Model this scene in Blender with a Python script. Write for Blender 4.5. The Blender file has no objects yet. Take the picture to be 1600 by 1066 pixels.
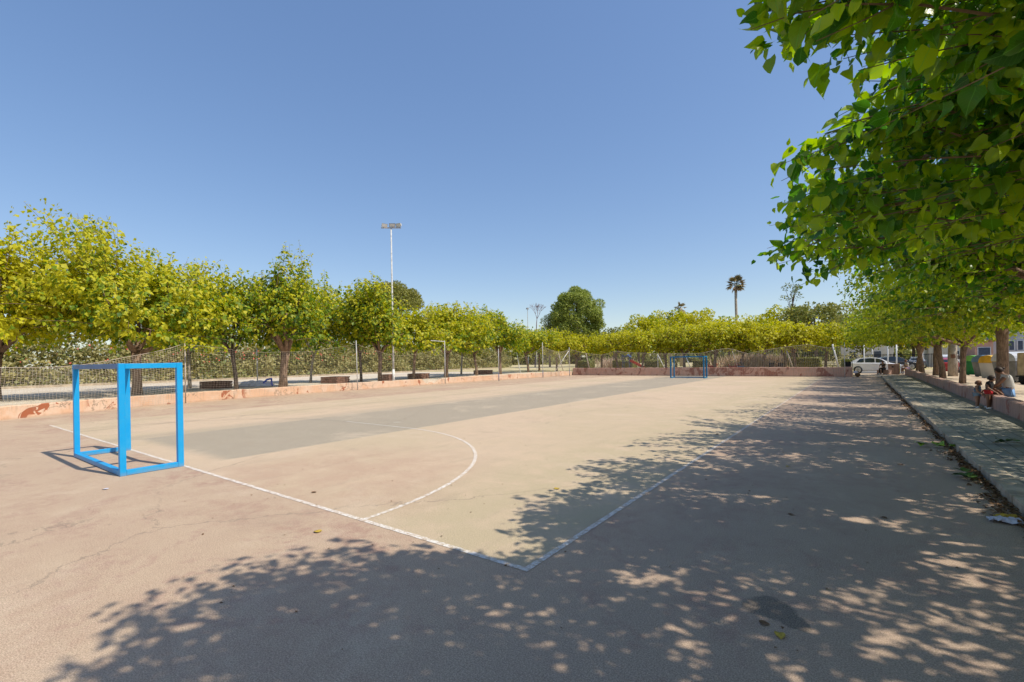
import bpy, bmesh, math, random
import numpy as np
from mathutils import Vector, Matrix
R = math.radians
sc = bpy.context.scene
C = sc.collection
PI = math.pi

# ------------------------------------------------------------------ camera, sky, sun, exposure
# world axes: x = -s (s runs left along the goal line), y = t (along the court), z up
SX = -1.0
cam_d = bpy.data.cameras.new("camera"); cam = bpy.data.objects.new("camera", cam_d); C.objects.link(cam)
cam_d.sensor_width = 36.0; cam_d.sensor_fit = 'HORIZONTAL'
cam_d.lens = 36.0 * 736.0 / 1600.0
cam_d.shift_y = 30.0 / 1600.0
cam_d.clip_start = 0.05; cam_d.clip_end = 3000
yaw = R(53.7 - 90 + 90 - 53.7 + 36.3)                     # looks 36.3 degrees to the left of the court's long axis
cam.matrix_world = Matrix.Translation((0, 0, 1.94)) @ Matrix.Rotation(yaw, 4, 'Z') @ Matrix.Rotation(R(90), 4, 'X') @ Matrix.Rotation(R(-0.95), 4, 'Z')
sc.camera = cam

SUN_EL, SUN_AZ = R(52.5), math.atan2(0.19, 0.98)          # azimuth measured from +x towards +y
sd = Vector((math.cos(SUN_EL) * math.cos(SUN_AZ), math.cos(SUN_EL) * math.sin(SUN_AZ), math.sin(SUN_EL)))
sun_d = bpy.data.lights.new("sun", 'SUN'); sun = bpy.data.objects.new("sun", sun_d); C.objects.link(sun)
sun_d.energy = 3.15; sun_d.angle = R(0.55); sun_d.color = (1.0, 0.93, 0.80)
sun.rotation_euler = sd.to_track_quat('Z', 'Y').to_euler()
world = bpy.data.worlds.new("World"); sc.world = world; world.use_nodes = True
wn = world.node_tree; bg = wn.nodes['Background']
sky = wn.nodes.new('ShaderNodeTexSky'); sky.sky_type = 'NISHITA'; sky.sun_disc = False
sky.sun_elevation = SUN_EL; sky.sun_rotation = PI / 2 - SUN_AZ
sky.air_density = 1.0; sky.dust_density = 0.6; sky.ozone_density = 2.2; sky.altitude = 0
gm_ = wn.nodes.new('ShaderNodeGamma'); gm_.inputs[1].default_value = 0.62
hs_ = wn.nodes.new('ShaderNodeHueSaturation'); hs_.inputs['Saturation'].default_value = 1.42; hs_.inputs['Value'].default_value = 1.28; hs_.inputs['Hue'].default_value = 0.51
wn.links.new(sky.outputs[0], gm_.inputs[0]); wn.links.new(gm_.outputs[0], hs_.inputs['Color']); wn.links.new(hs_.outputs[0], bg.inputs[0]); bg.inputs[1].default_value = 0.15
sc.view_settings.view_transform = 'Standard'; sc.view_settings.look = 'None'
sc.view_settings.exposure = 0.55; sc.view_settings.gamma = 1.0
sc.cycles.max_bounces = 8; sc.cycles.transmission_bounces = 6; sc.cycles.transparent_max_bounces = 12
sc.cycles.caustics_reflective = False; sc.cycles.caustics_refractive = False

# ------------------------------------------------------------------ node helper
class NT:
    def __init__(s, name):
        s.m = bpy.data.materials.new(name); s.m.use_nodes = True
        s.t = s.m.node_tree; s.b = s.t.nodes['Principled BSDF']; s.out = s.t.nodes['Material Output']
    def n(s, typ, **kw):
        x = s.t.nodes.new(typ)
        for k, v in kw.items(): setattr(x, k, v)
        return x
    def put(s, sock, v):
        if isinstance(v, bpy.types.NodeSocket): s.t.links.new(v, sock)
        elif isinstance(v, tuple) and len(v) == 3 and sock.type == 'RGBA': sock.default_value = (*v, 1)
        else: sock.default_value = v
    def co(s, kind='Object'):
        return s.n('ShaderNodeTexCoord').outputs[kind]
    def sep(s, v):
        x = s.n('ShaderNodeSeparateXYZ'); s.put(x.inputs[0], v); return x.outputs
    def comb(s, a, b, c=0.0):
        x = s.n('ShaderNodeCombineXYZ'); s.put(x.inputs[0], a); s.put(x.inputs[1], b); s.put(x.inputs[2], c); return x.outputs[0]
    def scale(s, v, xyz):
        x = s.n('ShaderNodeMapping'); s.put(x.inputs[0], v); x.inputs['Scale'].default_value = xyz; return x.outputs[0]
    def math(s, op, a, b=0.0, c=None, clamp=False):
        x = s.n('ShaderNodeMath', operation=op, use_clamp=clamp); s.put(x.inputs[0], a); s.put(x.inputs[1], b)
        if c is not None: s.put(x.inputs[2], c)
        return x.outputs[0]
    def step(s, v, lo, hi, a=0.0, b=1.0):
        x = s.n('ShaderNodeMapRange', interpolation_type='SMOOTHSTEP'); s.put(x.inputs[0], v)
        x.inputs[1].default_value = lo; x.inputs[2].default_value = hi; x.inputs[3].default_value = a; x.inputs[4].default_value = b
        return x.outputs[0]
    def noise(s, v, sc_, det=3.0, rough=0.55, dist=0.0, out=0):
        x = s.n('ShaderNodeTexNoise'); s.put(x.inputs['Vector'], v); x.inputs['Scale'].default_value = sc_
        x.inputs['Detail'].default_value = det; x.inputs['Roughness'].default_value = rough; x.inputs['Distortion'].default_value = dist
        return x.outputs[out]
    def voro(s, v, sc_, feature='F1', out='Distance'):
        x = s.n('ShaderNodeTexVoronoi', feature=feature); s.put(x.inputs['Vector'], v); x.inputs['Scale'].default_value = sc_
        return x.outputs[out]
    def mix(s, f, a, b, blend='MIX'):
        x = s.n('ShaderNodeMix', data_type='RGBA', blend_type=blend); s.put(x.inputs[0], f)
        s.put(x.inputs[6], a); s.put(x.inputs[7], b); return x.outputs[2]
    def bump(s, hgt, strength=0.3, dist=0.01):
        x = s.n('ShaderNodeBump'); s.put(x.inputs['Height'], hgt); x.inputs['Strength'].default_value = strength
        x.inputs['Distance'].default_value = dist; s.t.links.new(x.outputs[0], s.b.inputs['Normal']); return x.outputs[0]
    def done(s, col=None, rough=0.8, spec=0.3, metal=0.0):
        if col is not None: s.put(s.b.inputs['Base Color'], col)
        s.put(s.b.inputs['Roughness'], rough); s.b.inputs['Specular IOR Level'].default_value = spec
        s.b.inputs['Metallic'].default_value = metal
        return s.m

def simple(name, col, rough=0.7, var=0.12, scale=6.0, bump=0.0, metal=0.0, spec=0.35, coat=0.0):
    m = NT(name); co = m.co()
    nz = m.noise(co, scale, 5)
    c2 = tuple(max(0, c * (1 - 2.2 * var)) for c in col); c1 = tuple(min(1, c * (1 + var)) for c in col)
    cc = m.mix(m.step(nz, 0.3, 0.7), c2, c1)
    if bump: m.bump(m.noise(co, scale * 6, 4), bump, 0.02)
    if coat: m.b.inputs['Coat Weight'].default_value = coat
    return m.done(cc, rough, spec, metal)

# ------------------------------------------------------------------ materials
def asphalt_base(m, co):
    sp = m.noise(co, 170, 2, 0.7); sp2 = m.noise(co, 60, 3, 0.7); big = m.noise(co, 0.9, 5, 0.62)
    return sp, sp2, big

def court_colour(m, co):
    X, Y, Z = m.sep(co)
    s_ = m.math('MULTIPLY', X, -1.0)
    wob = m.math('MULTIPLY', m.math('SUBTRACT', m.noise(co, 1.3, 6, 0.7), 0.5), 0.30)
    sw = m.math('ADD', s_, wob); tw = m.math('ADD', Y, wob)
    speck = m.noise(co, 95, 3, 0.85); speck2 = m.noise(co, 38, 4, 0.7); big = m.noise(co, 0.33, 5, 0.6)
    mid = m.noise(co, 1.6, 6, 0.68)
    beige = (0.74, 0.585, 0.42); olive = (0.295, 0.295, 0.245); pink = (0.54, 0.35, 0.25); red = (0.40, 0.215, 0.165)
    green = (0.56, 0.49, 0.31); greyb = (0.53, 0.385, 0.275)
    col = m.mix(m.step(mid, 0.35, 0.7), beige, (0.66, 0.53, 0.39))
    # the green right third of the court
    g = m.math('MULTIPLY', m.step(sw, 6.4, 4.2), m.step(mid, 0.25, 0.6))
    g2 = m.math('MULTIPLY', m.step(m.noise(co, 0.22, 3), 0.42, 0.62), 0.55)
    col = m.mix(m.math('MAXIMUM', g, g2), col, green)
    # worn red paint inside the goal area
    din = m.math('SQRT', m.math('ADD', m.math('POWER', m.math('SUBTRACT', s_, 7.4), 2.0), m.math('POWER', m.math('SUBTRACT', Y, 4.6), 2.0)))
    rd = m.math('MULTIPLY', m.step(m.math('ADD', din, m.math('MULTIPLY', wob, 9.0)), 3.4, 1.2), m.step(mid, 0.22, 0.66))
    col = m.mix(m.math('MULTIPLY', rd, 0.8), col, pink)
    # olive central lane
    lane = m.math('MULTIPLY', m.step(m.math('ADD', s_, m.math('MULTIPLY', wob, 0.35)), 10.36, 10.5), m.step(m.math('ADD', s_, m.math('MULTIPLY', wob, 0.35)), 15.5, 15.35))
    lane = m.math('MULTIPLY', lane, m.step(tw, 4.0, 4.5))
    lcol = m.mix(m.step(mid, 0.3, 0.75), olive, (0.34, 0.335, 0.275))
    lane2 = m.math('MULTIPLY', m.step(sw, 15.2, 15.5), m.step(sw, 16.6, 15.9))
    col = m.mix(m.math('MULTIPLY', lane2, 0.45), col, olive)
    col = m.mix(m.math('MULTIPLY', lane, 0.93), col, lcol)
    # joints running along the court
    for sj, w, k in ((18.9, 0.13, 0.45), (20.9, 0.07, 0.3), (17.2, 0.06, 0.25), (8.1, 0.05, 0.12), (23.6, 0.1, 0.3), (5.6, 0.05, 0.1)):
        d = m.math('ABSOLUTE', m.math('SUBTRACT', m.math('ADD', s_, m.math('MULTIPLY', wob, 0.5)), sj))
        j = m.math('MULTIPLY', m.math('MULTIPLY', m.step(d, w * 1.6, w * 0.4), k), m.step(mid, 0.3, 0.6))
        col = m.mix(j, col, (0.27, 0.22, 0.17))
    # outside the lines: greyer with worn red
    out = m.math('MAXIMUM', m.step(tw, 3.62, 3.5), m.math('MAXIMUM', m.step(sw, 2.6, 2.45), m.step(sw, 21.9, 22.1)))
    o1 = m.mix(m.step(mid, 0.3, 0.7), greyb, (0.59, 0.45, 0.32))
    rmask = m.math('MULTIPLY', m.step(m.noise(co, 0.5, 6, 0.72, 0.6), 0.46, 0.62), m.step(m.noise(co, 5.0, 4, 0.7), 0.35, 0.6))
    nearl = m.math('ADD', m.step(Y, 1.9, 3.4, 0.35, 0.95), m.step(s_, 21, 24, 0.0, 0.6), clamp=True)
    o1 = m.mix(m.math('MULTIPLY', rmask, nearl), o1, red)
    # asphalt under the trees: part of their shade is put into this darker colour
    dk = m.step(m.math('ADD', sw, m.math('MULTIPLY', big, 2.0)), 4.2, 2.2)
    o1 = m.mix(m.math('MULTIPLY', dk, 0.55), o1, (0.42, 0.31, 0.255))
    rm2 = m.math('MULTIPLY', m.math('MULTIPLY', m.step(m.noise(co, 0.8, 6, 0.72, 1.2), 0.52, 0.62), 0.5), m.step(m.noise(co, 7.0, 4, 0.7), 0.4, 0.6))
    o1 = m.mix(rm2, o1, (0.36, 0.17, 0.15))
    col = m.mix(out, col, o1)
    # pale chalky scuffs, dark speckle, fine cracks
    sc1 = m.math('MULTIPLY', m.step(m.noise(co, 2.4, 8, 0.8, 0.3), 0.60, 0.72), 0.35)
    col = m.mix(sc1, col, (0.66, 0.57, 0.46))
    stn = m.math('MULTIPLY', m.step(m.noise(co, 0.75, 7, 0.7, 0.8), 0.55, 0.75), 0.22)
    col = m.mix(stn, col, (0.26, 0.22, 0.18))
    # hairline cracks and sun-bleached or dirty patches
    wv = m.n('ShaderNodeVectorMath', operation='ADD'); m.put(wv.inputs[0], co); m.put(wv.inputs[1], m.noise(co, 1.1, 6, 0.7, 0.0, 1))
    ck = m.voro(wv.outputs[0], 0.21, 'DISTANCE_TO_EDGE')
    ckm = m.math('MULTIPLY', m.step(ck, 0.0042, 0.0012), m.step(m.noise(co, 0.16, 3), 0.50, 0.56))
    col = m.mix(m.math('MULTIPLY', ckm, 0.62), col, (0.09, 0.075, 0.06))
    bl = m.noise(co, 0.42, 7, 0.75, 0.4)
    col = m.mix(m.step(bl, 0.52, 0.68, 0.0, 0.42), col, (0.80, 0.68, 0.53)); col = m.mix(m.step(bl, 0.44, 0.30, 0.0, 0.40), col, (0.33, 0.25, 0.19))
    col = m.mix(m.math('MULTIPLY', m.step(m.noise(m.scale(co, (1.0, 0.16, 1.0)), 2.2, 6, 0.75), 0.56, 0.70), 0.28), col, (0.36, 0.29, 0.22))
    # oil stain
    for cx, cy, r in ((0.58, 4.08, 0.20), (0.38, 3.94, 0.11)):
        dd = m.math('SQRT', m.math('ADD', m.math('POWER', m.math('SUBTRACT', s_, cx), 2.0), m.math('POWER', m.math('SUBTRACT', Y, cy), 2.0)))
        dd = m.math('ADD', dd, m.math('MULTIPLY', m.math('SUBTRACT', m.noise(co, 9, 4), 0.5), 0.16))
        col = m.mix(m.math('MULTIPLY', m.step(dd, r, r * 0.75), 0.93), col, (0.045, 0.038, 0.037))
    fleck = m.math('MULTIPLY', m.step(speck2, 0.52, 0.68), 0.55)
    col = m.mix(fleck, col, m.mix(0.5, col, (0.1, 0.08, 0.06)))
    col = m.mix(m.step(speck, 0.32, 0.66, 0.0, 0.8), m.mix(0.40, col, (0.85, 0.73, 0.60)), m.mix(0.60, col, (0.05, 0.04, 0.035)))
    return m.mix(1.0, col, (1.0, 0.93, 0.85), 'MULTIPLY'), speck, speck2

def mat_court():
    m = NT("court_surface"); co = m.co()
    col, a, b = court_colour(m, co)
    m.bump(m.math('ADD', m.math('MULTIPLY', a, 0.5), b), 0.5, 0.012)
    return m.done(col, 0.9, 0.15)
def mat_line():
    m = NT("court_line_paint"); co = m.co()
    col, a, b = court_colour(m, co)
    w = m.math('ADD', m.noise(co, 12, 6, 0.8), m.math('MULTIPLY', b, 0.35))
    wear = m.step(w, 0.54, 0.80, 0.06, 0.95)
    wear = m.math('ADD', wear, m.step(m.sep(co)[1], 5, 20, 0.0, 0.25), clamp=True)
    m.bump(m.math('ADD', m.math('MULTIPLY', a, 0.5), b), 0.4, 0.01)
    return m.done(m.mix(wear, (0.80, 0.76, 0.70), col), 0.85, 0.2)
def mat_faint():
    m = NT("faded_court_line_paint"); co = m.co()
    col, a, b = court_colour(m, co)
    return m.done(m.mix(m.step(m.noise(co, 5, 6, 0.8), 0.3, 0.6, 0.5, 0.95), (0.72, 0.67, 0.58), col), 0.9, 0.15)

def ground_mat(name, c1, c2, c3, sc1=0.3, sc2=2.5, bump=0.5, leafy=0.0):
    m = NT(name); co = m.co()
    a = m.noise(co, sc1, 6, 0.65); b = m.noise(co, sc2, 6, 0.7); c = m.noise(co, 40, 4, 0.7)
    col = m.mix(m.step(a, 0.38, 0.62), c1, c2); col = m.mix(m.math('MULTIPLY', m.step(b, 0.45, 0.65), 0.7), col, c3)
    col = m.mix(m.step(c, 0.5, 0.72, 0, 0.35), col, tuple(x * 0.4 for x in c2))
    m.bump(m.math('ADD', b, c), bump, 0.05)
    return m.done(col, 0.95, 0.1)

def mat_pavers():
    m = NT("walk_pavers"); co = m.co()
    br = m.n('ShaderNodeTexBrick'); br.offset = 0.0; br.offset_frequency = 2
    m.put(br.inputs['Vector'], co); br.inputs['Scale'].default_value = 1.0
    br.inputs['Brick Width'].default_value = 0.2; br.inputs['Row Height'].default_value = 0.2
    br.inputs['Mortar Size'].default_value = 0.007; br.inputs['Mortar Smooth'].default_value = 0.3
    br.inputs['Color1'].default_value = (0.34, 0.315, 0.255, 1); br.inputs['Color2'].default_value = (0.25, 0.235, 0.19, 1)
    br.inputs['Mortar'].default_value = (0.055, 0.05, 0.04, 1)
    a = m.noise(co, 0.8, 6, 0.7); b = m.noise(co, 25, 4, 0.7)
    col = m.mix(m.step(a, 0.4, 0.65, 0, 0.6), br.outputs[0], (0.36, 0.335, 0.27))
    col = m.mix(m.step(m.noise(co, 1.7, 5, 0.7), 0.5, 0.7, 0, 0.5), col, (0.17, 0.17, 0.125))
    col = m.mix(m.step(b, 0.5, 0.7, 0, 0.4), col, (0.12, 0.115, 0.09))
    m.bump(m.math('SUBTRACT', m.math('MULTIPLY', b, 0.3), br.outputs[1]), 0.5, 0.01)
    return m.done(col, 0.85, 0.2)

def mat_render_wall(name, main, worn, patch, lo=0.56, hi=0.60, streak=0.0, graffiti=None):
    m = NT(name); co = m.co(); X, Y, Z = m.sep(co)
    a = m.noise(co, 1.1, 6, 0.65); b = m.noise(m.scale(co, (1, 1, 0.25)), 9, 5, 0.7)
    col = m.mix(m.step(a, 0.4, 0.6), main, worn)
    col = m.mix(m.step(b, 0.5, 0.75, 0, 0.45), col, tuple(c * 0.62 for c in main))
    p1 = m.noise(m.comb(m.math('ADD', X, Y), Y, m.math('MULTIPLY', Z, 0.8)), 1.15, 3, 0.6, 0.9)
    p2 = m.noise(co, 4.5, 3, 0.6)
    pm = m.math('MULTIPLY', m.step(p1, lo, hi), m.step(p2, 0.38, 0.43))
    pm = m.math('MULTIPLY', pm, m.step(m.noise(m.comb(0.0, Y, 0.0), 0.4, 2), 0.42, 0.5))
    col = m.mix(pm, col, patch)
    if streak:
        st = m.noise(m.scale(co, (7, 7, 0.5)), 1.6, 4, 0.6); col = m.mix(m.step(st, 0.48, 0.66, 0, streak), col, tuple(c * 0.45 for c in worn))
    wv = m.n('ShaderNodeVectorMath', operation='ADD'); m.put(wv.inputs[0], co); m.put(wv.inputs[1], m.noise(co, 2.2, 5, 0.7, 0.0, 1))
    ck = m.math('MULTIPLY', m.step(m.voro(wv.outputs[0], 0.62, 'DISTANCE_TO_EDGE'), 0.016, 0.005), m.step(m.noise(co, 0.5, 2), 0.45, 0.52))
    col = m.mix(m.math('MULTIPLY', ck, 0.75), col, tuple(c * 0.35 for c in worn))
    drip = m.math('MULTIPLY', m.step(m.noise(m.scale(co, (6, 6, 0.35)), 2.0, 4, 0.6), 0.52, 0.68), m.step(Z, 0.05, 0.5))
    col = m.mix(m.math('MULTIPLY', drip, 0.35), col, tuple(c * 0.45 for c in worn))
    base = m.step(m.math('ADD', Z, m.math('MULTIPLY', a, 0.12)), 0.02, 0.16, 0.5, 0.0)
    col = m.mix(base, col, tuple(c * 0.45 for c in worn))
    m.bump(m.math('ADD', m.noise(co, 14, 5, 0.7), m.math('MULTIPLY', pm, -0.6)), 0.5, 0.02)
    return m.done(col, 0.9, 0.15)

def mat_leaf(name, g_dark, g_light, yel, trans=0.45, veins=False, rough=0.5, hue=0.503, val=1.45):
    m = NT(name)
    at = m.n('ShaderNodeAttribute', attribute_name='tint').outputs['Fac']
    oi = m.n('ShaderNodeObjectInfo'); bias = m.sep(oi.outputs['Color'])[0]
    t = m.math('ADD', at, bias)
    col = m.mix(m.step(t, 0.0, 0.85), g_dark, g_light); col = m.mix(m.step(t, 0.85, 1.5), col, yel)
    if veins:
        uv = m.sep(m.co('UV')); u = m.math('ABSOLUTE', m.math('SUBTRACT', uv[0], 0.5))
        side = m.math('ABSOLUTE', m.math('SUBTRACT', m.math('FRACT', m.math('SUBTRACT', m.math('MULTIPLY', uv[1], 7.0), m.math('MULTIPLY', u, 6.0))), 0.5))
        v = m.math('MAXIMUM', m.step(u, 0.022, 0.006), m.step(side, 0.07, 0.0, 0.0, 0.55))
        col = m.mix(m.math('MULTIPLY', v, 0.75), col, tuple(min(1, c * 1.9 + 0.03) for c in g_light))
        m.bump(m.math('ADD', v, m.math('MULTIPLY', m.noise(m.co(), 60, 2), 0.5)), 0.45, 0.004)
    tr = m.n('ShaderNodeBsdfTranslucent'); hs = m.n('ShaderNodeHueSaturation')
    m.put(hs.inputs['Color'], col); hs.inputs['Hue'].default_value = hue; hs.inputs['Saturation'].default_value = 1.1; hs.inputs['Value'].default_value = val
    m.put(tr.inputs[0], hs.outputs[0])
    m.done(col, rough, 0.35)
    mx = m.n('ShaderNodeMixShader'); mx.inputs[0].default_value = trans
    m.t.links.new(m.b.outputs[0], mx.inputs[1]); m.t.links.new(tr.outputs[0], mx.inputs[2]); m.t.links.new(mx.outputs[0], m.out.inputs[0])
    return m.m

def mat_bark(name, c1, c2):
    m = NT(name); co = m.co()
    a = m.noise(m.scale(co, (9, 9, 1.6)), 2.2, 6, 0.7, 0.4); b = m.noise(co, 3, 5, 0.7)
    col = m.mix(m.step(a, 0.35, 0.65), c1, c2); col = m.mix(m.step(b, 0.5, 0.7, 0, 0.45), col, tuple(min(1, c * 1.5) for c in c2))
    m.bump(a, 0.9, 0.05)
    return m.done(col, 0.9, 0.15)

M = {}
M['court'] = mat_court(); M['line'] = mat_line(); M['faint'] = mat_faint()
M['ground'] = ground_mat("open_ground", (0.30, 0.26, 0.15), (0.24, 0.22, 0.12), (0.15, 0.16, 0.06))
M['terrace'] = ground_mat("dusty_terrace", (0.70, 0.61, 0.49), (0.60, 0.52, 0.41), (0.50, 0.42, 0.31), 0.25, 1.4)
M['park'] = ground_mat("dry_park_grass", (0.64, 0.52, 0.33), (0.52, 0.44, 0.24), (0.27, 0.28, 0.09), 0.15, 0.9)
M['plaza'] = ground_mat("pale_plaza", (0.62, 0.50, 0.38), (0.56, 0.44, 0.33), (0.45, 0.36, 0.27), 0.35, 1.8, 0.3)
M['road'] = ground_mat("road_asphalt", (0.20, 0.19, 0.18), (0.26, 0.25, 0.235), (0.15, 0.145, 0.14), 0.3, 3, 0.3)
M['pavers'] = mat_pavers()
M['kerb'] = simple("kerb_concrete", (0.46, 0.375, 0.27), 0.9, 0.16, 3.5, 0.5)
M['wall_l'] = mat_render_wall("orange_rendered_wall", (0.68, 0.435, 0.28), (0.70, 0.51, 0.37), (0.38, 0.125, 0.06), 0.605, 0.62)
M['wall_f'] = mat_render_wall("dull_red_wall", (0.64, 0.37, 0.27), (0.60, 0.38, 0.29), (0.33, 0.12, 0.08), 0.52, 0.58, 0.25)
M['wall_r'] = mat_render_wall("pink_streaked_wall", (0.50, 0.32, 0.25), (0.46, 0.31, 0.26), (0.38, 0.17, 0.13), 0.56, 0.6, 0.45)
M['leaf_hero'] = mat_leaf("mulberry_leaf_near", (0.012, 0.052, 0.011), (0.060, 0.165, 0.015), (0.28, 0.38, 0.02), 0.40, True, 0.32, 0.502, 2.5)
M['leaf'] = mat_leaf("mulberry_leaf", (0.045, 0.11, 0.014), (0.19, 0.285, 0.020), (0.52, 0.485, 0.022), 0.40)
M['leaf_green'] = mat_leaf("mulberry_leaf_green", (0.028, 0.085, 0.013), (0.12, 0.22, 0.018), (0.38, 0.42, 0.02), 0.36)  # deeper green leaf colour for the row along the pink wall
M['leaf_dark'] = mat_leaf("evergreen_leaf", (0.05, 0.085, 0.022), (0.15, 0.19, 0.045), (0.28, 0.27, 0.06), 0.25)
M['leaf_pine'] = mat_leaf("pine_needles", (0.05, 0.10, 0.022), (0.17, 0.23, 0.045), (0.32, 0.36, 0.07), 0.25)
M['leaf_hedge'] = mat_leaf("hedge_leaf", (0.10, 0.15, 0.045), (0.20, 0.25, 0.08), (0.38, 0.34, 0.14), 0.3)
M['leaf_palm'] = mat_leaf("palm_leaf", (0.05, 0.09, 0.03), (0.12, 0.16, 0.06), (0.30, 0.20, 0.10), 0.2)
M['reed'] = mat_leaf("dry_reed", (0.42, 0.34, 0.18), (0.52, 0.42, 0.26), (0.60, 0.46, 0.34), 0.2)
M['bark'] = mat_bark("mulberry_bark", (0.15, 0.095, 0.065), (0.33, 0.225, 0.155))
M['bark_dark'] = mat_bark("dark_bark", (0.07, 0.055, 0.045), (0.19, 0.145, 0.115))
M['bark_pale'] = mat_bark("pale_bark", (0.30, 0.25, 0.20), (0.50, 0.43, 0.35))
M['twig'] = simple("young_twig", (0.22, 0.14, 0.08), 0.7, 0.1)
def mat_goal():
    m = NT("scuffed_blue_paint"); co = m.co(); Z = m.sep(co)[2]
    col = m.mix(m.step(m.noise(co, 2.5, 5, 0.7), 0.35, 0.7), (0.0, 0.33, 0.72), (0.02, 0.36, 0.70))
    chip = m.math('MULTIPLY', m.step(m.noise(co, 26, 5, 0.75), 0.665, 0.69), m.step(m.noise(co, 2.2, 2), 0.48, 0.6))
    col = m.mix(chip, col, m.mix(m.step(m.noise(co, 9), 0.45, 0.55), (0.16, 0.08, 0.05), (0.35, 0.42, 0.48)))
    dirt = m.math('MULTIPLY', m.step(m.math('ADD', Z, m.math('MULTIPLY', m.noise(co, 12, 4), 0.12)), 0.16, 0.03), 0.5)
    col = m.mix(dirt, col, (0.30, 0.24, 0.19)); col = m.mix(m.step(m.noise(m.scale(co, (1, 1, .15)), 18, 4, 0.7), 0.6, 0.75, 0, 0.25), col, (0.15, 0.38, 0.55))
    m.bump(m.math('ADD', m.noise(co, 30, 3), m.math('MULTIPLY', chip, -1.0)), 0.18, 0.004)
    return m.done(col, 0.42, 0.45)
M['blue'] = mat_goal()
M['blue_far'] = simple("weathered_blue_paint", (0.01, 0.17, 0.34), 0.5, 0.1, 3)
M['greybar'] = simple("blue_grey_paint", (0.10, 0.20, 0.38), 0.5, 0.1, 3)
M['white'] = simple("white_paint", (0.78, 0.77, 0.74), 0.5, 0.06, 3)
M['galv'] = simple("galvanised_steel", (0.56, 0.55, 0.53), 0.5, 0.12, 5, 0, 0.0)
M['rustpole'] = simple("weathered_pole", (0.50, 0.43, 0.36), 0.7, 0.15, 6)
M['net'] = simple("old_net_cord", (0.50, 0.42, 0.33), 0.9, 0.08, 3)
M['brick'] = simple("planter_brick", (0.24, 0.125, 0.085), 0.9, 0.2, 7, 0.6)
M['black'] = simple("black_rubber", (0.02, 0.02, 0.02), 0.6, 0.1)
M['glass'] = simple("dark_glass", (0.02, 0.028, 0.03), 0.06, 0.02, 2, spec=0.7)
M['carwhite'] = simple("white_car_paint", (0.78, 0.78, 0.78), 0.25, 0.02, 1, coat=0.8)
M['carred'] = simple("red_car_paint", (0.42, 0.03, 0.03), 0.25, 0.05, 1, coat=0.8)
M['carblack'] = simple("dark_car_paint", (0.03, 0.032, 0.04), 0.25, 0.05, 1, coat=0.8)
M['carblue'] = simple("blue_car_paint", (0.06, 0.15, 0.34), 0.25, 0.05, 1, coat=0.8)
M['carsilver'] = simple("silver_car_paint", (0.5, 0.52, 0.54), 0.3, 0.05, 1, 0, 0.4, coat=0.8)
M['rim'] = simple("wheel_rim", (0.55, 0.55, 0.56), 0.3, 0.05, 4, 0, 0.8)
M['taillight'] = simple("tail_light", (0.5, 0.02, 0.02), 0.2, 0.02)
M['headlight'] = simple("head_light", (0.7, 0.7, 0.72), 0.1, 0.02)
M['bin_green'] = simple("green_bin", (0.02, 0.24, 0.07), 0.5, 0.1, 3)
M['lid_green'] = simple("light_green_lid", (0.22, 0.60, 0.13), 0.5, 0.1, 3)
M['bin_grey'] = simple("grey_bin", (0.21, 0.215, 0.22), 0.5, 0.1, 3)
M['lid_blue'] = simple("blue_lid", (0.12, 0.22, 0.36), 0.5, 0.1, 3)
M['lid_yellow'] = simple("yellow_lid", (0.72, 0.42, 0.03), 0.5, 0.1, 3)
M['lid_grey'] = simple("pale_grey_lid", (0.50, 0.52, 0.56), 0.5, 0.1, 3)
M['beige'] = simple("beige_panel", (0.46, 0.36, 0.22), 0.6, 0.12, 4)
M['cream'] = simple("cream_render", (0.62, 0.60, 0.57), 0.9, 0.08, 0.8, 0.2)
M['greyhouse'] = simple("grey_render", (0.46, 0.47, 0.50), 0.9, 0.1, 0.8, 0.2)
M['salmon'] = simple("salmon_render", (0.62, 0.36, 0.26), 0.9, 0.1, 0.8, 0.2)
M['shutter'] = simple("window_shutter", (0.07, 0.09, 0.13), 0.6, 0.1)
M['tile'] = simple("roof_tile", (0.42, 0.19, 0.11), 0.9, 0.2, 5, 0.4)
M['yellowp'] = simple("yellow_paint", (0.68, 0.46, 0.05), 0.7, 0.1)
M['redplay'] = simple("red_plastic", (0.55, 0.045, 0.03), 0.4, 0.1)
M['blueplay'] = simple("blue_plastic", (0.05, 0.10, 0.26), 0.4, 0.1)
M['skin'] = simple("skin", (0.42, 0.235, 0.16), 0.6, 0.06, 8)
M['skin2'] = simple("tanned_skin", (0.28, 0.145, 0.09), 0.6, 0.06, 8)
M['hair'] = simple("dark_hair", (0.035, 0.018, 0.012), 0.6, 0.2, 40)
M['hair2'] = simple("reddish_hair", (0.20, 0.09, 0.05), 0.6, 0.2, 40)
M['top'] = simple("pale_grey_top", (0.52, 0.50, 0.46), 0.9, 0.06)
M['denim'] = simple("light_denim", (0.20, 0.36, 0.62), 0.9, 0.08)
M['blackc'] = simple("black_cloth", (0.02, 0.02, 0.024), 0.9, 0.1)
M['redc'] = simple("red_cloth", (0.52, 0.03, 0.035), 0.9, 0.1)
M['greyblue'] = simple("grey_blue_cloth", (0.14, 0.22, 0.30), 0.9, 0.1)
M['paleblue'] = simple("pale_blue_cloth", (0.30, 0.42, 0.55), 0.9, 0.1)
M['lilac'] = simple("lilac_cloth", (0.38, 0.32, 0.58), 0.9, 0.1)
M['darkc'] = simple("dark_cloth", (0.06, 0.055, 0.05), 0.9, 0.1)
M['dead1'] = simple("dry_leaf_brown", (0.20, 0.11, 0.05), 0.9, 0.25, 30)
M['dead2'] = simple("dry_leaf_yellow", (0.55, 0.37, 0.05), 0.8, 0.2, 30)
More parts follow.
